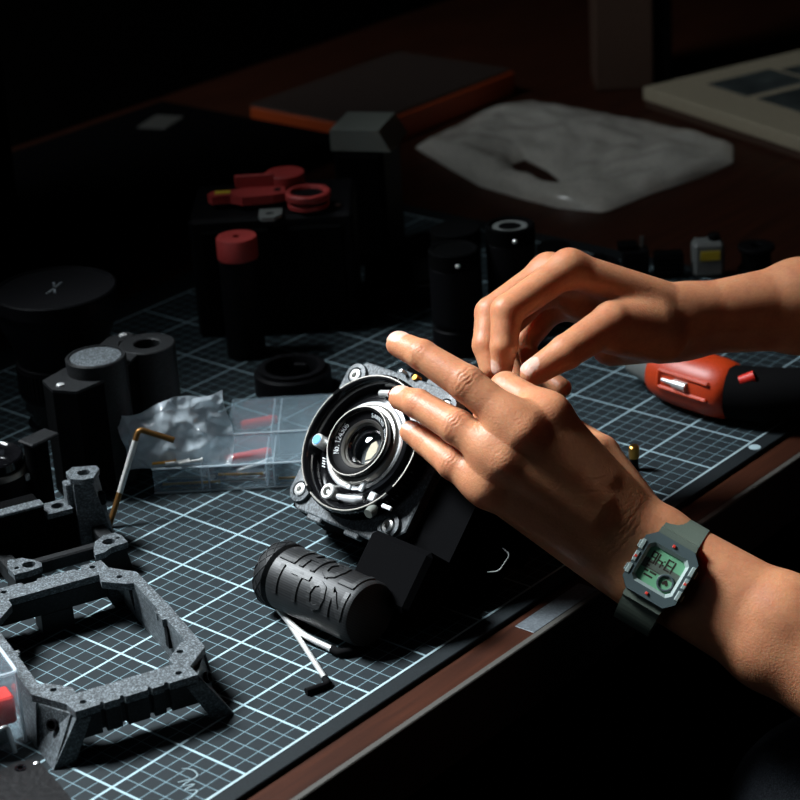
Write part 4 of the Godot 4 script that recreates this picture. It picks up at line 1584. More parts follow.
func make_grip_block() -> void:
	var t := thing("printed_grip_block", "black printed block with a capped cylinder beside a round open socket", "camera part", Vector3(22.5, 0, -34))
	var s := Shape.new()
	prism(s, pv([-5.3, 0.6, -4.6, 2.2, -1.0, 2.3, 2.1, 0.9, 2.1, -1.0, 3.0, -1.9, 4.6, -1.95, 4.7, -2.8, 3.2, -3.2, 1.5, -2.5, -1.0, -1.8, -4.6, -1.2]), 0, 7.9)
	part(t, "block_body", s.done(), M.black_matt)
	csg_plate("block_plate", t, pv([-5.3, 0.6, -4.6, 2.2, -1.0, 2.3, 2.1, 0.9, 2.1, -1.0, 3.0, -1.9, 4.6, -1.95, 4.7, -2.8, 3.2, -3.2, 1.5, -2.5, -1.0, -1.8, -4.6, -1.2]), 7.9, 0.2, [], M.printed_dark)
	part(t, "capped_cylinder", turned([Vector2(2.05, 0), Vector2(2.05, 9.0), Vector2(1.98, 9.08), Vector2(1.85, 9.08), Vector2(1.82, 8.98), Vector2(0.001, 8.98)], 40, Transform3D(Basis.IDENTITY, Vector3(-1.2, 0, 0.5))), M.printed_dark)
	part(t, "cylinder_disc", turned(drum(1.72, 8.9, 9.04, 0.03), 40, Transform3D(Basis.IDENTITY, Vector3(-1.2, 0, 0.5))), M.printed)
	part(t, "open_socket", turned([Vector2(1.95, 0), Vector2(1.95, 8.05), Vector2(1.88, 8.12), Vector2(0.98, 8.12), Vector2(0.9, 8.05), Vector2(0.9, 5.0), Vector2(0.001, 5.0)], 40, Transform3D(Basis.IDENTITY, Vector3(3.9, 0, 0))), M.printed_dark)
	for q in [[-4.5, 0.5], [4.0, -2.5]]:
		part(t, "screw_head", turned([Vector2(0.3, 8.08), Vector2(0.28, 8.2), Vector2(0.15, 8.27), Vector2(0.001, 8.28)], 14, Transform3D(Basis.IDENTITY, Vector3(q[0], 0, q[1]))), M.chrome, "bright screw head")
	var p := thing("printed_peg", "short black printed peg standing by the grip block", "peg", Vector3(14.6, 0, -32.6))
	part(p, "post", turned(drum(0.8, 0, 5.6, 0.05), 24), M.black_matt)
	part(p, "top_tab", box(Vector3(-0.85, 5.55, -0.75), Vector3(1.5, 5.8, 0.75), 0.08), M.printed_dark)


# ---------------------------------------------------------------- lenses at the left
func make_left_lenses() -> void:
	var t := thing("capped_lens", "large black lens standing on end under a wide lens cap", "lens", Vector3(26.1, 0, -42.8))
	part(t, "mount", turned([Vector2(0.001, 0), Vector2(3.0, 0), Vector2(3.1, 0.1), Vector2(3.1, 0.5), Vector2(2.8, 0.6), Vector2(2.8, 1.6), Vector2(3.2, 1.8), Vector2(3.2, 2.6)], 48), M.black_gloss)
	var b := part(t, "barrel", turned([Vector2(3.2, 2.6), Vector2(3.35, 2.7), Vector2(3.35, 5.2), Vector2(3.2, 5.3), Vector2(3.3, 5.5), Vector2(3.6, 7.0), Vector2(4.1, 8.0), Vector2(4.2, 9.6)], 48), M.black)
	var kn := Shape.new()
	for k in 60:
		hull_box(kn, Vector3(3.3, 3.0, -0.1), Vector3(3.45, 4.9, 0.1), 0, Transform3D(Basis(Vector3.UP, TAU * k / 60), Vector3.ZERO))
	part(b, "rubber_ribs", kn.done(), M.rubber)
	part(b, "marker", cbox(Vector3(-2.4, 2.1, 2.2), Vector3(0.12, 0.12, 0.12), 0.03), M.white_paint)
	var c := part(t, "lens_cap", turned([Vector2(4.2, 9.5), Vector2(4.4, 9.6), Vector2(4.4, 10.5), Vector2(4.3, 10.62), Vector2(4.15, 10.62), Vector2(4.1, 10.5), Vector2(0.001, 10.5)], 56), M.black)
	for a in [0.4, 0.9, 3.5, 4.0]:
		var r := Shape.new()
		hull_box(r, Vector3(0.2, 10.5, -0.1), Vector3(1.15, 10.58, 0.1), 0.02, Transform3D(Basis(Vector3.UP, a), Vector3.ZERO))
		part(c, "cap_mark", r.done(), M.printed, "faint moulded mark")
	var u := thing("short_lens", "short black lens with a bright steel rim, open end up", "lens", Vector3(12.6, 0, -35.2))
	part(u, "barrel", turned([Vector2(0.001, 0), Vector2(2.6, 0), Vector2(2.7, 0.2), Vector2(2.7, 3.4), Vector2(2.6, 3.6)], 44), M.black)
	part(u, "steel_rim", turned([Vector2(2.62, 3.5), Vector2(2.55, 3.95), Vector2(2.4, 4.0), Vector2(2.2, 3.7)], 44), M.satin, "bright steel rim")
	part(u, "front_rim", turned([Vector2(2.3, 3.6), Vector2(2.3, 4.6), Vector2(2.2, 4.7), Vector2(2.05, 4.65), Vector2(1.6, 4.1), Vector2(1.5, 3.6)], 44), M.black_gloss)
	part(u, "glass", turned([Vector2(1.6, 3.9), Vector2(1.1, 4.15), Vector2(0.6, 4.25), Vector2(0.001, 4.28)], 36), M.black_gloss)
	part(u, "steel_catch", cbox(Vector3(1.2, 3.3, 2.45), Vector3(0.9, 0.5, 0.3), 0.1), M.chrome, "bright steel catch")
	var a := thing("adapter_ring", "matt black adapter ring lying open end up behind the camera", "ring", Vector3(39.4, 0, -33.0))
	part(a, "tube", turned([Vector2(2.0, 0.1), Vector2(2.1, 0), Vector2(2.75, 0), Vector2(2.85, 0.1), Vector2(2.85, 1.6), Vector2(2.7, 1.75), Vector2(2.5, 1.75), Vector2(2.5, 2.0), Vector2(2.35, 2.05), Vector2(2.0, 2.0), Vector2(1.9, 1.6), Vector2(2.0, 0.1)], 48), M.black)
	for k in 3:
		var r := Shape.new()
		hull_box(r, Vector3(1.55, 1.2, -0.5), Vector3(2.0, 1.5, 0.5), 0.06, Transform3D(Basis(Vector3.UP, TAU * k / 3 + 0.4), Vector3.ZERO))
		part(a, "bayonet_tab", r.done(), M.black)


const FACING := -49.7

func make_red_camera() -> void:
	var t := thing("printed_camera", "black printed camera with a red viewfinder plate and red dial on top", "camera", Vector3(49.8, 0, -43.9), FACING)
	part(t, "body", box(Vector3(-6.4, 0, -5.5), Vector3(6.4, 9.8, 3.4), 0.3), M.black)
	part(t, "front_panel", box(Vector3(-5.6, 0.8, 3.4), Vector3(5.6, 9.0, 3.9), 0.2), M.black_matt)
	csg_plate("grey_bracket", t, pv([-0.9, 2.2, 0.9, 2.2, 0.9, 3.6, 0.3, 4.4, -0.6, 4.4, -0.9, 3.6]), 9.75, 0.3, [[0.0, 3.3, 0.35]], M.grey_plastic)
	var pl := Shape.new()
	prism(pl, pv([-5.0, 0.6, -4.6, 1.3, -3.2, 1.1, -2.2, 1.9, 0.2, 1.7, 1.2, 1.3, 1.0, -0.6, -2.0, -0.6, -3.0, -0.2, -4.6, -0.1]), 10.3, 11.0)
	var red := part(t, "red_plate", pl.done(), M.red, "red printed plate")
	part(red, "flange", box(Vector3(-2.9, 10.9, -0.9), Vector3(0.2, 12.0, -0.5), 0.08), M.red)
	part(red, "yellow_tab", box(Vector3(-4.4, 11.0, 0.2), Vector3(-3.2, 11.1, 0.8), 0.02), M.yellow, "small yellow tab")
	part(red, "bolt_hole", cbox(Vector3(0.5, 11.0, 0.4), Vector3(0.5, 0.08, 0.7), 0.02), M.black)
	part(red, "plate_feet", box(Vector3(-1.8, 9.8, -0.6), Vector3(1.0, 10.3, 1.2), 0.05), M.black)
	part(t, "red_disc", turned(drum(1.6, 10.6, 11.7, 0.08), 36, Transform3D(Basis.IDENTITY, Vector3(1.0, 0, -1.9))), M.red, "red printed disc")
	part(t, "disc_post", turned(drum(1.1, 9.8, 10.6, 0.05), 24, Transform3D(Basis.IDENTITY, Vector3(1.0, 0, -1.9))), M.black)
	var dial := part(t, "red_dial", turned([Vector2(1.3, 10.6), Vector2(1.75, 10.6), Vector2(1.8, 10.7), Vector2(1.8, 11.1), Vector2(1.7, 11.2), Vector2(1.4, 11.2), Vector2(1.3, 11.05), Vector2(1.3, 10.6)], 36, Transform3D(Basis.IDENTITY, Vector3(2.95, 0, 1.75))), M.red, "red ring dial")
	part(dial, "dial_core", turned(drum(1.3, 9.8, 10.95, 0.05), 30, Transform3D(Basis.IDENTITY, Vector3(2.95, 0, 1.75))), M.black)
	part(dial, "dial_base", turned(pipe(1.3, 1.65, 9.95, 10.35, 0.05), 36, Transform3D(Basis.IDENTITY, Vector3(2.95, 0, 1.75))), M.red)
	part(t, "shoe_screw", turned(drum(0.25, 9.8, 10.0, 0.05), 12, Transform3D(Basis.IDENTITY, Vector3(5.2, 0, 1.6))), M.steel)
	var g := thing("handle_grip", "tall black cylindrical handle with a red cap standing on the mat", "handle", Vector3(42.7, 0, -41.0))
	part(g, "handle_tube", turned(drum(1.5, 0, 8.1, 0.08), 36), M.black)
	part(g, "red_cap", turned([Vector2(1.5, 8.0), Vector2(1.58, 8.05), Vector2(1.58, 9.6), Vector2(1.5, 9.72), Vector2(0.3, 9.72), Vector2(0.28, 9.4), Vector2(0.001, 9.4)], 36), M.red, "red printed cap with a centre hole")


func make_background() -> void:
	var cans := [[55.4, -30.0, 8.5, "black lens barrel with a plain top, standing behind the other two"], [52.2, -27.6, 8.3, "black lens barrel with a dished lid, in front of the plain one"], [57.9, -26.6, 8.7, "black lens barrel with a pale ring on its lid, beside the raised hand"]]
	for i in 3:
		var c: Array = cans[i]
		var t := thing("lens_barrel", c[3], "lens", Vector3(c[0], 0, c[1]), 0.0, "lens barrels standing on the mat")
		part(t, "tube", turned([Vector2(0.001, 0), Vector2(1.9, 0), Vector2(1.9, 2.0), Vector2(1.75, 2.1), Vector2(1.75, 2.5), Vector2(1.9, 2.6), Vector2(1.9, c[2] - 1.4), Vector2(1.8, c[2] - 1.3)], 36), M.black)
		part(t, "lid", turned([Vector2(1.8, c[2] - 1.4), Vector2(1.92, c[2] - 1.3), Vector2(1.92, c[2] - 0.1), Vector2(1.82, c[2]), Vector2(1.6, c[2]), Vector2(1.5, c[2] - 0.1 * i), Vector2(0.001, c[2] - 0.1 * i)], 36), M.black_matt)
		if i == 2:
			part(t, "pale_ring", turned(pipe(0.9, 1.35, c[2] - 0.22, c[2] - 0.17, 0.01), 30), M.grey_plastic)
		part(t, "catch", cbox(Vector3(-1.2, c[2] - 0.8, 1.4), Vector3(0.4, 0.3, 0.3), 0.06), M.steel)
	var f := thing("battery_case", "flat dark battery case lying by the printed camera", "case", Vector3(58.6, 0, -38.2), FACING)
	part(f, "case_body", box(Vector3(-3.4, 0, -2.6), Vector3(3.4, 2.2, 2.6), 0.3), M.black)
	part(f, "case_lid", box(Vector3(-3.3, 2.2, -2.5), Vector3(3.3, 2.5, 2.5), 0.12), M.black_matt)
	var g := thing("charger", "tall black charger with a pale grey sloping cap", "charger", Vector3(65, 0, -47.3), -65)
	part(g, "charger_body", box(Vector3(-2.2, 0, -2.6), Vector3(2.2, 10.2, 2.6), 0.2), M.black)
	var gs := Shape.new()
	loft(gs, pv([-2.3, -2.7, 2.9, -2.7, 2.9, 2.7, -2.3, 2.7]), 10.2, pv([-2.3, -2.7, 1.9, -2.7, 1.9, 2.7, -2.3, 2.7]), 12.0)
	part(g, "charger_cap", gs.done(), M.grey_light, "pale grey cap")
	part(g, "charger_face", box(Vector3(-1.9, 1.0, 2.6), Vector3(1.9, 9.8, 2.9), 0.1), M.black_matt)
	var o := thing("orange_box", "flat dark box with an orange side, behind the plastic bag", "box", Vector3(100, 0, -76))
	part(o, "box_base", box(Vector3(-12, -0.3, -8), Vector3(12, 2.2, 8), 0.1), M.orange_card, "orange side")
	part(o, "box_lid", box(Vector3(-11.9, 2.15, -8.1), Vector3(11.9, 2.5, 7.7), 0.06), M.box_lid, "dark brown lid")
	make_plastic_bag()
	var b := thing("photo_book", "cream board printed with dark photographs, lying on the desk", "book", Vector3(122, 0, -34.5), 0)
	b.basis = Basis(Vector3(0.95, 0, 0.31), Vector3.UP, Vector3(-0.31, 0, 0.95))
	part(b, "board", box(Vector3(-13, 0.5, -15.5), Vector3(13, 1.9, 15.5), 0.12), M.paper)
	part(b, "under_board", box(Vector3(-12.8, -0.3, -15.3), Vector3(12.8, 0.5, 15.3), 0.05), M.brown_box)
	for q in [[-3.4, -8.6, 4.2, 3.2], [-3.6, -0.6, 3.8, 3.6], [4.8, -6.2, 3.4, 4.6], [5.0, 4.0, 3.6, 4.0], [-3.4, 8.0, 3.6, 3.6]]:
		part(b, "photograph", box(Vector3(q[0] - q[2], 1.88, q[1] - q[3]), Vector3(q[0] + q[2], 1.93, q[1] + q[3]), 0.01), M.picture, "dark printed photograph")
	var w := thing("wooden_post", "brown wooden post standing at the back of the desk", "post", Vector3(120, 0, -62), FACING)
	part(w, "post_board", box(Vector3(-1.2, -0.3, -4), Vector3(5.0, 60, 3), 0.2), M.brown_box)
	part(w, "post_side", box(Vector3(5.0, -0.3, -3), Vector3(7.0, 60, 2.2), 0.2), M.black_matt)
	var items := [
		["film_canister", "black film canister among the small parts past the raised hand", "canister", 68.6, -30.6, 0],
		["lens_cover", "thick black lens cover lying among the small parts", "cover", 70.3, -27.2, 1],
		["camera_clamp", "small black clamp block with a steel screw, among the small parts", "clamp", 72.2, -25.0, 2],
		["battery_door", "ridged black battery door leaning among the small parts", "door", 73.6, -22.6, 3],
		["light_meter", "small dark meter with a green face beside the raised forearm", "meter", 76.0, -20.4, 4],
		["cable_reel", "little black cable reel at the end of the row of parts", "reel", 78.6, -17.4, 5],
	]
	for it in items:
		var t := thing(it[0], it[1], it[2], Vector3(it[3], 0, it[4]), FACING)
		if it[5] == 0:
			part(t, "can", turned(drum(1.3, 0, 2.4, 0.08), 28), M.black)
			part(t, "lid", turned(drum(1.4, 2.4, 2.9, 0.1), 28), M.black_matt)
		elif it[5] == 1:
			part(t, "cap_disc", turned([Vector2(1.6, 0), Vector2(1.7, 0.1), Vector2(1.7, 1.5), Vector2(1.55, 1.65), Vector2(1.35, 1.65), Vector2(1.3, 1.5), Vector2(0.001, 1.5)], 32), M.black)
			part(t, "cap_grip", box(Vector3(-0.5, 1.5, -1.2), Vector3(0.5, 1.9, 1.2), 0.1), M.black_matt)
		elif it[5] == 2:
			part(t, "block", box(Vector3(-1.1, 0, -0.8), Vector3(1.1, 2.6, 0.8), 0.15), M.black)
			part(t, "jaw", box(Vector3(-1.4, 2.6, -0.7), Vector3(0.2, 3.1, 0.7), 0.1), M.black_matt)
			part(t, "clamp_screw", rod([Vector3(0.6, 2.5, 0), Vector3(0.6, 3.6, 0)], 0.2, 12), M.satin)
		elif it[5] == 3:
			part(t, "door_plate", box(Vector3(-1.2, 0, -0.9), Vector3(1.2, 2.2, 0.3), 0.15), M.black_matt)
			for k in 4:
				part(t, "ridge", box(Vector3(-1.0, 0.5 + k * 0.4, 0.3), Vector3(1.0, 0.7 + k * 0.4, 0.42), 0.04), M.black)
		elif it[5] == 4:
			part(t, "meter_body", box(Vector3(-1.3, 0, -0.9), Vector3(1.3, 3.0, 0.9), 0.3), M.grey_plastic)
			part(t, "green_face", box(Vector3(-0.7, 1.5, 0.88), Vector3(0.9, 2.3, 0.96), 0.03), M.yellow, "yellow-green face")
			part(t, "knob", turned(drum(0.5, 3.0, 3.5, 0.06), 18, Transform3D(Basis.IDENTITY, Vector3(0.5, 0, 0))), M.black)
		else:
			part(t, "reel_side", turned(drum(1.5, 0, 0.4, 0.06), 28), M.black)
			part(t, "reel_core", turned(pipe(0.5, 1.2, 0.4, 1.9, 0.05), 28), M.black_matt)
			part(t, "reel_side", turned(pipe(0.5, 1.5, 1.9, 2.3, 0.06), 28), M.black)
	var k := thing("small_card", "small grey card lying on the added dark slab", "card", Vector3(80.2, 1.75, -89.2), 20)
	part(k, "card_sheet", box(Vector3(-2.2, 0, -1.6), Vector3(2.2, 0.2, 1.6), 0.03), M.dim_card)
	var lt := thing("added_dark_slab", "added dark slab that blacks out the far end of the desk", "added_dark_slab", Vector3(70.5, -0.3, -82.5), 0)  # added slab; its black stands in for the unlit desk there
	part(lt, "dark_slab_base", box(Vector3(-16, 0, -13), Vector3(16, 1.1, 13), 0.2), M.pitch)
	part(lt, "dark_slab_top", box(Vector3(-16, 1.15, -13), Vector3(16, 2.05, 13), 0.25), M.pitch)
	make_lamp()
	make_shade_bag()
	var st := thing("stool", "dark wooden stool under the seated person", "stool", Vector3(68.0, -75, 42.0))
	st.position.y = 0
	part(st, "seat", turned([Vector2(0.001, 36), Vector2(16, 36), Vector2(17, 37), Vector2(17, 38.5), Vector2(16, 39.5), Vector2(0.001, 39.7)], 40), M.wood)
	for q in 4:
		var a := TAU * q / 4 + 0.4
		part(st, "leg", rod([Vector3(cos(a) * 17, 0, sin(a) * 17), Vector3(cos(a) * 12, 36, sin(a) * 12)], 1.6, 12), M.edge)


func make_plastic_bag() -> void:
	var outer := [91.56, -64.81, 96.01, -65.24, 106.51, -66.6, 110.35, -64.73, 110.33, -56.98, 110.12, -50.62, 109.06, -43.91, 107.99, -38.25, 102.83, -34.98, 97.42, -35.15, 91.19, -36.48, 84.93, -37.06, 83.8, -41.22, 84.26, -46.12, 85.21, -51.56, 88.42, -58.4]
	var slot := [91.83, -53.06, 93.84, -52.79, 92.21, -49.16, 89.79, -45.26, 87.1, -42.72, 85.56, -43.05, 86.78, -46.25, 88.92, -49.87]
	var mid := Vector2(97, -50)
	var oc := loop_points(outer, 96)
	var ic := loop_points(slot, 96)
	# let both loops start on the same side
	var start := func(c: Array) -> Array:
		var cc := Vector2(89.8, -48.3)
		c.sort_custom(func(a, b): return (a - cc).angle() < (b - cc).angle())
		return c
	oc = start.call(oc)
	ic = start.call(ic)
	var nz := FastNoiseLite.new()
	nz.seed = 5
	nz.frequency = 0.13
	nz.fractal_octaves = 3
	var t := thing("plastic_bag", "crumpled grey plastic bag with a slotted handle hole, lying on the desk", "bag", Vector3(mid.x, -0.3, mid.y))
	var f := func(u: float, v: float) -> Vector3:
		var i := int(round(u * 96.0)) % 96
		var p: Vector2 = (ic[i] as Vector2).lerp(oc[i], clampf(v, 0, 1))
		var lift := sin(clampf(v, 0, 1) * PI)
		var y := 0.12 + 1.9 * pow(lift, 0.6) * (0.7 + 0.5 * nz.get_noise_2d(p.x * 0.5, p.y * 0.5)) + 0.75 * absf(nz.get_noise_2d(p.x, p.y)) * minf(1.0, lift * 3.0)
		return Vector3(p.x - mid.x, maxf(y, 0.08), p.y - mid.y)
	part(t, "bag_front", sheet(f, 96, 26, true), M.bag)
	var g := func(u: float, v: float) -> Vector3:
		var i := int(round(u * 96.0)) % 96
		var p: Vector2 = (ic[i] as Vector2).lerp(oc[i], v)
		return Vector3(p.x - mid.x, 0.04, p.y - mid.y)
	part(t, "bag_back", sheet(g, 96, 4, true), M.bag)
	var h := func(u: float, v: float) -> Vector3:
		var i := int(round(u * 96.0)) % 96
		var p: Vector2 = oc[i]
		return Vector3(p.x - mid.x, 0.04 + 0.08 * v, p.y - mid.y)
	part(t, "bag_seam", sheet(h, 96, 1, true), M.bag)


func loop_points(flat: Array, n: int) -> Array:
	# n points evenly along a closed outline
	var c := []
	for k in range(0, flat.size(), 2):
		c.append(Vector2(flat[k], flat[k + 1]))
	var total := 0.0
	for i in c.size():
		total += (c[i] as Vector2).distance_to(c[(i + 1) % c.size()])
	var out := []
	for j in n:
		var want := total * j / n
		for i in c.size():
			var a: Vector2 = c[i]
			var b: Vector2 = c[(i + 1) % c.size()]
			var l := a.distance_to(b)
			if want <= l:
				out.append(a.lerp(b, want / l))
				break
			want -= l
	return out


func make_lamp() -> void:
	var t := thing("pendant_lamp", "black dome pendant lamp hanging from the ceiling at the back left", "lamp", LAMP_AT)
	var x := standing(LAMP_AT - LAMP_TO)
	part(t, "shade", turned([Vector2(19.0, -3.0), Vector2(19.4, -2.9), Vector2(18.0, 6.0), Vector2(13.0, 13.0), Vector2(4.0, 17.0), Vector2(0.001, 17.4), Vector2(0.001, 16.8), Vector2(3.8, 16.4), Vector2(12.6, 12.5), Vector2(17.5, 5.8), Vector2(18.8, -2.8), Vector2(19.0, -3.0)], 48, x), M.black)
	part(t, "diffuser", turned([Vector2(0.001, 1.5), Vector2(16.0, 1.5), Vector2(16.4, 2.0), Vector2(0.001, 2.2)], 48, x), M.glow, "glowing white diffuser")
	part(t, "cord", rod([x * Vector3(0, 16.5, 0), Vector3(x.basis.y.x * 18.0, 40, x.basis.y.z * 18.0), Vector3(x.basis.y.x * 18.0, 180.0 - LAMP_AT.y, x.basis.y.z * 18.0)], 0.4, 10), M.black)


func make_shade_bag() -> void:
	# added tall bag that blocks the lamp from the back of the mat
	var t := thing("added_shade_bag", "added tall black nylon bag that shades the back of the mat", "bag", Vector3(20, -0.3, -79))
	var s := Shape.new()
	loft(s, octagon(26.0, 12.0, 4.0), 0, octagon(26.5, 12.5, 4.5), 20)
	loft(s, octagon(26.5, 12.5, 4.5), 20, octagon(25.0, 10.5, 5.0), 62)
	part(t, "bag_body", s.done(), M.nylon)
	part(t, "front_pocket", box(Vector3(-20, 3, 12), Vector3(14, 17, 14.5), 1.0), M.nylon)
	part(t, "top_flap", box(Vector3(-24, 61.6, -9.5), Vector3(24, 63, 9.5), 0.6), M.nylon)
	part(t, "carry_handle", rod(bend_path([Vector3(-7, 62.5, 0), Vector3(-6, 68, 0), Vector3(6, 68, 0), Vector3(7, 62.5, 0)], 2.0), 0.9, 12), M.nylon)
	for q in [[-14.0, 22.0, 0.6], [-4.0, 25.0, 0.5], [4.0, 23.0, -0.5], [15.0, 26.0, 0.4]]:
		var b := Shape.new()
		hull_box(b, Vector3(q[0] - 0.8, q[1] - 3.0, 12.0), Vector3(q[0] + 0.8, q[1] + 3.0, 12.6), 0.1, Transform3D(Basis(Vector3.RIGHT, -0.11), Vector3(0, 0, -0.1)))
		part(t, "webbing_strap", b.done(), M.webbing, "dull tan webbing strap")
	part(t, "zip_pull", cbox(Vector3(9, 16.0, 14.8), Vector3(1.0, 2.6, 0.4), 0.15), M.grey_plastic)


# ---------------------------------------------------------------- tools
func make_screwdriver() -> void:
	var t := thing("cordless_screwdriver", "orange and black cordless screwdriver with a grey nose, lying on the mat", "screwdriver", Vector3(52.7, 2.15, -6.1))
	t.rotation_degrees.y = -6
	# turned about z: nose at -z
	var az := Transform3D(Basis(Vector3(1, 0, 0), Vector3(0, 0, 1), Vector3(0, -1, 0)), Vector3.ZERO)
	part(t, "nose", turned([Vector2(0.001, -7.4), Vector2(0.45, -7.4), Vector2(0.5, -6.4), Vector2(0.9, -6.0), Vector2(1.25, -4.4), Vector2(1.45, -3.4)], 32, az), M.grey_plastic, "grey nose cone")
	var body := part(t, "housing", turned([Vector2(1.45, -3.5), Vector2(1.75, -3.45), Vector2(2.0, -2.6), Vector2(2.15, -1.0), Vector2(2.15, 1.8), Vector2(2.02, 2.8), Vector2(1.7, 3.35), Vector2(1.2, 3.6)], 44, az), M.orange, "orange shell")
	part(t, "handle", rod([Vector3(0, 0, 2.9), Vector3(0.6, 0, 4.5), Vector3(2.2, 0, 6.5), Vector3(4.6, 0, 9.0), Vector3(6.6, 0, 11.0)], [1.9, 1.95, 1.85, 1.9, 1.7], 28), M.rubber, "black rubber handle")
	part(t, "trigger", rod([Vector3(-0.6, 1.3, 4.2), Vector3(0.0, 1.7, 5.0)], [0.4, 0.45], 12), M.red_flat, "small red switch")
	# the slot on the side that holds a spare bit
	var side := Basis(Vector3(0, 0, 1), Vector3(0.2, 0.98, 0).normalized(), Vector3(-0.98, 0.2, 0).normalized())
	var sx := Transform3D(side, side.z * 1.98)
	var s := Shape.new()
	hull_box(s, Vector3(-1.9, 0.42, -0.25), Vector3(2.5, 0.75, 0.28), 0.12, sx)
	hull_box(s, Vector3(-1.9, -0.75, -0.25), Vector3(2.5, -0.42, 0.28), 0.12, sx)
	hull_box(s, Vector3(-2.1, -0.7, -0.25), Vector3(-1.75, 0.7, 0.24), 0.12, sx)
	part(body, "bit_slot_rim", s.done(), M.orange)
	var fl := Shape.new()
	hull_box(fl, Vector3(-1.8, -0.45, -0.1), Vector3(1.0, 0.45, 0.06), 0.03, sx)
	part(body, "bit_slot", fl.done(), M.black)
	part(body, "spare_bit", rod([sx * Vector3(-1.5, 0, 0.2), sx * Vector3(-0.5, 0, 0.22), sx * Vector3(-0.45, 0, 0.22), sx * Vector3(0.7, 0, 0.24)], [0.16, 0.2, 0.34, 0.34], 6), M.steel, "steel bit")
	var tp := thing("silver_tape", "strip of silver tape on the brown desk edge under the wrist", "tape", Vector3(24.0, -0.3, 2.45))
	part(tp, "tape_strip", box(Vector3(-3.0, 0, -0.65), Vector3(3.4, 0.04, 0.75), 0.01), M.tape)
	var b := thing("brass_screw", "tiny brass-headed screw standing on the mat behind the hand", "screw", Vector3(42.0, 0, -4.2))
	part(b, "shank", turned(drum(0.3, 0, 0.9, 0.04), 16), M.black)
	part(b, "head", turned([Vector2(0.34, 0.9), Vector2(0.36, 0.95), Vector2(0.36, 1.7), Vector2(0.25, 1.8), Vector2(0.001, 1.8)], 18), M.brass, "brass head")


func make_hex_keys() -> void:
	for k in [
		["hex key with a dipped black short arm, pointing at the desk edge", [Vector3(13.3, 0.3, -9.5), Vector3(9.3, 0.22, -2.55)], [Vector3(9.3, 0.22, -2.55), Vector3(7.8, 0.22, -2.8)], 0.16],
		["hex key half under the camera grip, with a bowed steel shaft", [Vector3(14.9, 0.2, -12.4), Vector3(13.3, 0.35, -9.6), Vector3(12.25, 0.42, -7.0), Vector3(12.05, 0.3, -4.25)], [Vector3(12.05, 0.3, -4.25), Vector3(13.1, 0.25, -3.3)], 0.19],
	]:
		var o: Vector3 = k[1][0]
		var t := thing("hex_key", k[0], "hex key", Vector3(o.x, 0, o.z), 0.0, "small hex keys on the mat")
		var sh := []
		for p in k[1]:
			sh.append(p - Vector3(o.x, 0, o.z))
		part(t, "shaft", rod(smooth_path(sh, 8) if sh.size() > 2 else sh, k[3], 10), M.steel)
		var ar := []
		for p in k[2]:
			ar.append(p - Vector3(o.x, 0, o.z))
		var dirn: Vector3 = (sh[-1] - sh[-2]).normalized()
		part(t, "short_arm", rod(bend_path([ar[0] - dirn * 0.4, ar[0] + dirn * 0.25, ar[1]], 0.24), k[3] * 1.35, 10), M.rubber, "black dipped arm")
	var l := thing("long_hex_key", "long brass-ended hex key propped against the clear bag", "hex key", Vector3(15.9, 0, -27.8))
	part(l, "shaft", rod([Vector3(0, 0.1, 0), Vector3(1.1, 2.2, 0.2)], 0.2, 6), M.bronze, "dull brass end")
	part(l, "steel_shaft", rod([Vector3(1.1, 2.2, 0.2), Vector3(2.7, 5.4, 0.47)], 0.2, 6), M.steel)
	part(l, "short_arm", rod(bend_path([Vector3(2.7, 5.4, 0.47), Vector3(3.05, 6.1, 0.53), Vector3(4.6, 5.1, 2.1)], 0.35), 0.2, 6), M.bronze, "bent brass arm")


func clear_box(called: String, label: String, at: Vector3, w: float, d: float, h: float, dividers: Array) -> Node3D:
	# local x to the right, -z away; front left corner at the origin
	var t := thing(called, label, "box", at, FACING, "clear plastic organisers")
	var th := 0.12
	part(t, "base", box(Vector3(0, 0, -d), Vector3(w, th, 0), 0.03), M.clear)
	part(t, "front_wall", box(Vector3(0, th, -th), Vector3(w, h, 0), 0.03), M.clear)
	part(t, "rear_wall", box(Vector3(0, th, -d), Vector3(w, h, -d + th), 0.03), M.clear)
	part(t, "side_wall", box(Vector3(0, th, -d + th), Vector3(th, h, -th), 0.03), M.clear)
	part(t, "side_wall", box(Vector3(w - th, th, -d + th), Vector3(w, h, -th), 0.03), M.clear)
	part(t, "lid", box(Vector3(-0.05, h, -d - 0.05), Vector3(w + 0.05, h + th, 0.05), 0.04), M.clear)
	var rim := Shape.new()
	tube(rim, [Vector3(0, h + 0.06, 0.06), Vector3(w, h + 0.06, 0.06)], 0.07, 8)
	tube(rim, [Vector3(0, 0.05, 0.03), Vector3(w, 0.05, 0.03)], 0.06, 8)
	part(t, "moulded_rim", rim.done(), M.film)
	for x in dividers:
		part(t, "divider", box(Vector3(x, th, -d + th), Vector3(x + 0.1, h, -th), 0.02), M.film)
		part(t, "divider", box(Vector3(x + 0.5, th, -d + th), Vector3(x + 0.6, h, -th), 0.02), M.film)
	return t


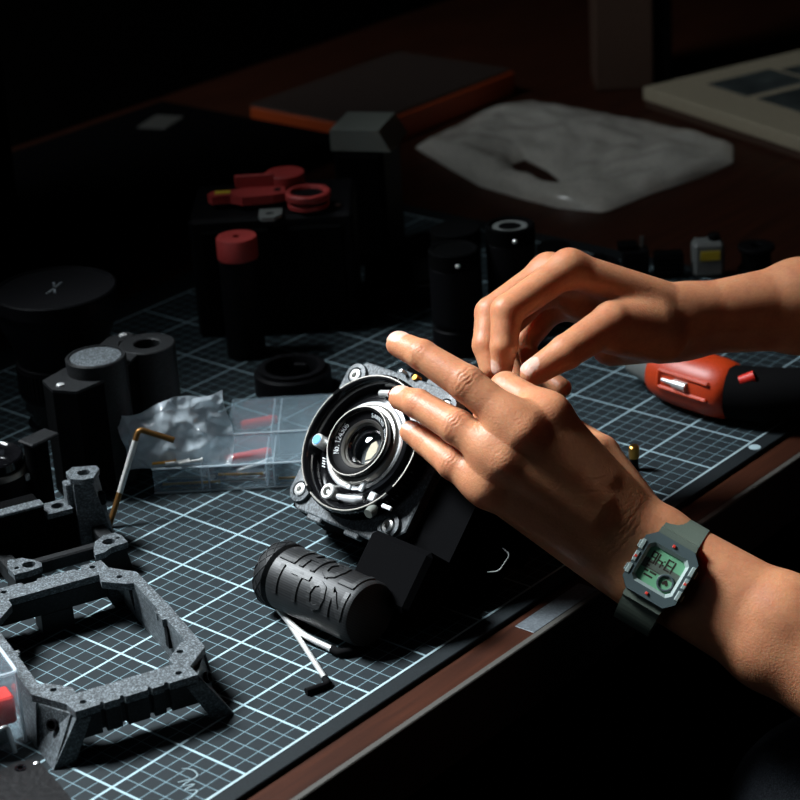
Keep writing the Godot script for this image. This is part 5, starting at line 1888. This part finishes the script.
func make_boxes_and_bag() -> void:
	var a := clear_box("clear_organiser", "clear plastic organiser box with metal pins, under the crumpled bag", Vector3(21.2, 0, -29.0), 12.6, 4.6, 1.8, [3.2, 7.6])
	var b := clear_box("clear_organiser", "clear plastic organiser box with a red rod, behind the pin box", Vector3(28.1, 0, -28.7), 11.0, 6.0, 1.8, [3.0])
	var xa := a.transform
	var xb := b.transform
	var put := func(called: String, label: String, cat: String, x: Transform3D, mesh: Mesh, m: Material, at: Vector3, group: String) -> void:
		var o := part(self, numbered(called), mesh, m)
		o.transform = Transform3D(x.basis, x * (at * CM))
		tag(o, label, cat, group)
	for k in 5:
		put.call("metal_pin", "thin brass pin lying in the clear organiser" if k % 2 == 0 else "thin grey steel pin lying in the clear organiser", "pin", xa, rod([Vector3(0, 0, 0), Vector3(3.6 - 0.2 * k, 0, 0.06 * k), Vector3(3.9 - 0.2 * k, 0, 0.06 * k)], [0.09, 0.09, 0.14], 8), M.brass if k % 2 == 0 else M.satin, Vector3([0.5, 3.9, 8.4, 0.7, 4.2][k] as float, 0.3, [-0.8, -0.9, -0.8, -1.8, -1.9][k] as float), "pins in the organiser")
	put.call("red_rod", "red plastic rod in the clear organiser nearer the bag", "rod", xa, rod([Vector3(0, 0, 0), Vector3(0.2, 0, -0.02), Vector3(3.0, 0.25, -0.4), Vector3(3.2, 0.25, -0.42)], [0.26, 0.36, 0.36, 0.26], 14), M.red_flat, Vector3(4.6, 0.75, -3.2), "red rods")
	put.call("red_rod", "red plastic rod in the rear clear organiser", "rod", xb, rod([Vector3(0, 0, 0), Vector3(0.2, 0, -0.02), Vector3(2.4, 0.2, -0.3), Vector3(2.6, 0.2, -0.32)], [0.26, 0.36, 0.36, 0.26], 14), M.red_flat, Vector3(0.6, 0.6, -4.2), "red rods")
	put.call("steel_key", "bright steel key lying slantwise in the front organiser", "hex key", xa, rod([Vector3(0, 0, 0), Vector3(2.2, 0.3, -1.0), Vector3(2.6, 0.3, -1.1)], [0.14, 0.14, 0.14], 8), M.white_paint, Vector3(5.6, 0.7, -1.4), "")
	# crumpled clear bag leaning on the organiser
	var nz := FastNoiseLite.new()
	nz.seed = 17
	nz.frequency = 0.3
	nz.fractal_octaves = 3
	var t := thing("clear_bag", "crumpled clear plastic bag with glossy creases, leaning on the organiser", "bag", Vector3(23.3, 1.95, -28.3), FACING)
	for side in 2:
		var f := func(u: float, v: float) -> Vector3:
			var x := lerpf(-3.9, 3.4, u) + 0.25 * sin(v * 5.0)
			var top := 3.6 + 1.5 * u - 0.25 * sin(u * 9.0)
			var y := v * top - 0.35
			var edge := sin(u * PI) * sin(minf(v * 1.15, 1.0) * PI)
			var c := nz.get_noise_3d(x * 1.2, y * 1.2, side * 9.0)
			var ridge := 0.55 - absf(nz.get_noise_3d(x * 0.8 + 7.0, y * 0.8, side * 5.0)) * 2.0
			var z := 0.25 - 0.2 * y + (0.5 if side == 0 else -0.5) * edge + c * 0.5 + ridge * 0.4
			return Vector3(x, y + 0.25 * c, z)
		part(t, "bag_side", sheet(f, 60, 56), M.film)
	var slips := thing("screw_packet", "small pale screws and washers seen through the clear bag", "screws", Vector3(22.6, 1.95, -27.5), FACING)
	for k in 3:
		part(slips, "long_screw", rod([Vector3(-2.0 + k * 0.9, 0.25, 0.1 * k), Vector3(-0.6 + k * 0.9, 0.3, -0.1), Vector3(-0.4 + k * 0.9, 0.3, -0.1)], [0.1, 0.1, 0.2], 8), M.brass if k == 0 else M.steel)


func make_corner_things() -> void:
	# the clear tub at the left edge shares the frame's turn; its right front corner is the origin
	var t := thing("clear_tub", "clear plastic tub holding a red block, beside the open printed frame", "tub", Vector3(-4.85, 0, -12.0), -22.4)
	var w := 6.0
	var d := 7.0
	var h := 4.6
	var th := 0.14
	part(t, "base", box(Vector3(-w, 0, -d), Vector3(0, th, 0), 0.04), M.clear)
	part(t, "front_wall", box(Vector3(-w, th, -th), Vector3(0, h, 0), 0.04), M.clear)
	part(t, "rear_wall", box(Vector3(-w, th, -d), Vector3(0, h, -d + th), 0.04), M.clear)
	part(t, "side_wall", box(Vector3(-th, th, -d + th), Vector3(0, h, -th), 0.04), M.clear)
	part(t, "side_wall", box(Vector3(-w, th, -d + th), Vector3(-w + th, h, -th), 0.04), M.clear)
	var rim := Shape.new()
	tube(rim, bend_path([Vector3(-w, h, 0.03), Vector3(0.03, h, 0.03), Vector3(0.03, h, -d)], 0.4), 0.11, 8)
	tube(rim, [Vector3(-0.02, 0.2, -0.02), Vector3(-0.02, h, -0.02)], 0.09, 8)
	part(t, "rolled_rim", rim.done(), M.film)
	var ribs := Shape.new()
	for k in 4:
		hull_box(ribs, Vector3(0.0, 0.4 + k * 0.35, -2.2), Vector3(0.08, 0.52 + k * 0.35, -0.5), 0.02)
	part(t, "moulded_ribs", ribs.done(), M.film)
	var xt := t.transform
	var rb := thing("red_block", "bright red plastic block inside the clear tub", "block", Vector3.ZERO)
	rb.transform = xt * Transform3D(Basis.IDENTITY, Vector3(-1.75, 1.35, -0.95) * CM)
	part(rb, "block_body", box(Vector3(-1.9, 0, -0.7), Vector3(1.5, 1.7, 0.7), 0.12), M.red_flat)
	part(rb, "block_line", box(Vector3(0.35, 0.0, 0.7), Vector3(0.42, 1.7, 0.74), 0.01), M.white_paint, "thin pale line")
	part(rb, "block_foot", box(Vector3(-1.7, -1.2, -0.5), Vector3(1.0, 0, 0.5), 0.1), M.grey_plastic)
	var br := thing("steel_bracket", "small bright steel hook standing in front of the clear tub", "hook", Vector3.ZERO)
	br.transform = xt * Transform3D(Basis.IDENTITY, Vector3(-1.35, 0, 0.45) * CM)
	part(br, "hook", rod(bend_path([Vector3(-0.6, 0.15, 0), Vector3(-0.5, 1.5, 0), Vector3(0.3, 1.8, 0), Vector3(0.45, 0.6, 0.1), Vector3(0.5, 0.12, 0.15)], 0.3), 0.14, 10), M.chrome)
	var p := thing("leather_pad", "black leather pad with an eyelet at the near corner of the mat", "pad", Vector3(-8, 0, -8))
	csg_plate("pad_sheet", p, pv([-9, -4.0, -1.2, -2.8, 1.4, -2.5, 2.05, -1.75, 1.55, -0.2, 0.4, 3.1, -0.4, 6.0, -9, 6.0]), 0.02, 0.42, [[0.95, -1.9, 0.16]], M.leather)
	part(p, "eyelet", turned(pipe(0.15, 0.34, 0.4, 0.5, 0.03), 20, Transform3D(Basis.IDENTITY, Vector3(0.95, 0, -1.9))), M.black_gloss)
	part(p, "stud", turned([Vector2(0.14, 0.4), Vector2(0.13, 0.5), Vector2(0.001, 0.56)], 12, Transform3D(Basis.IDENTITY, Vector3(1.75, 0, -1.55))), M.chrome, "bright stud")
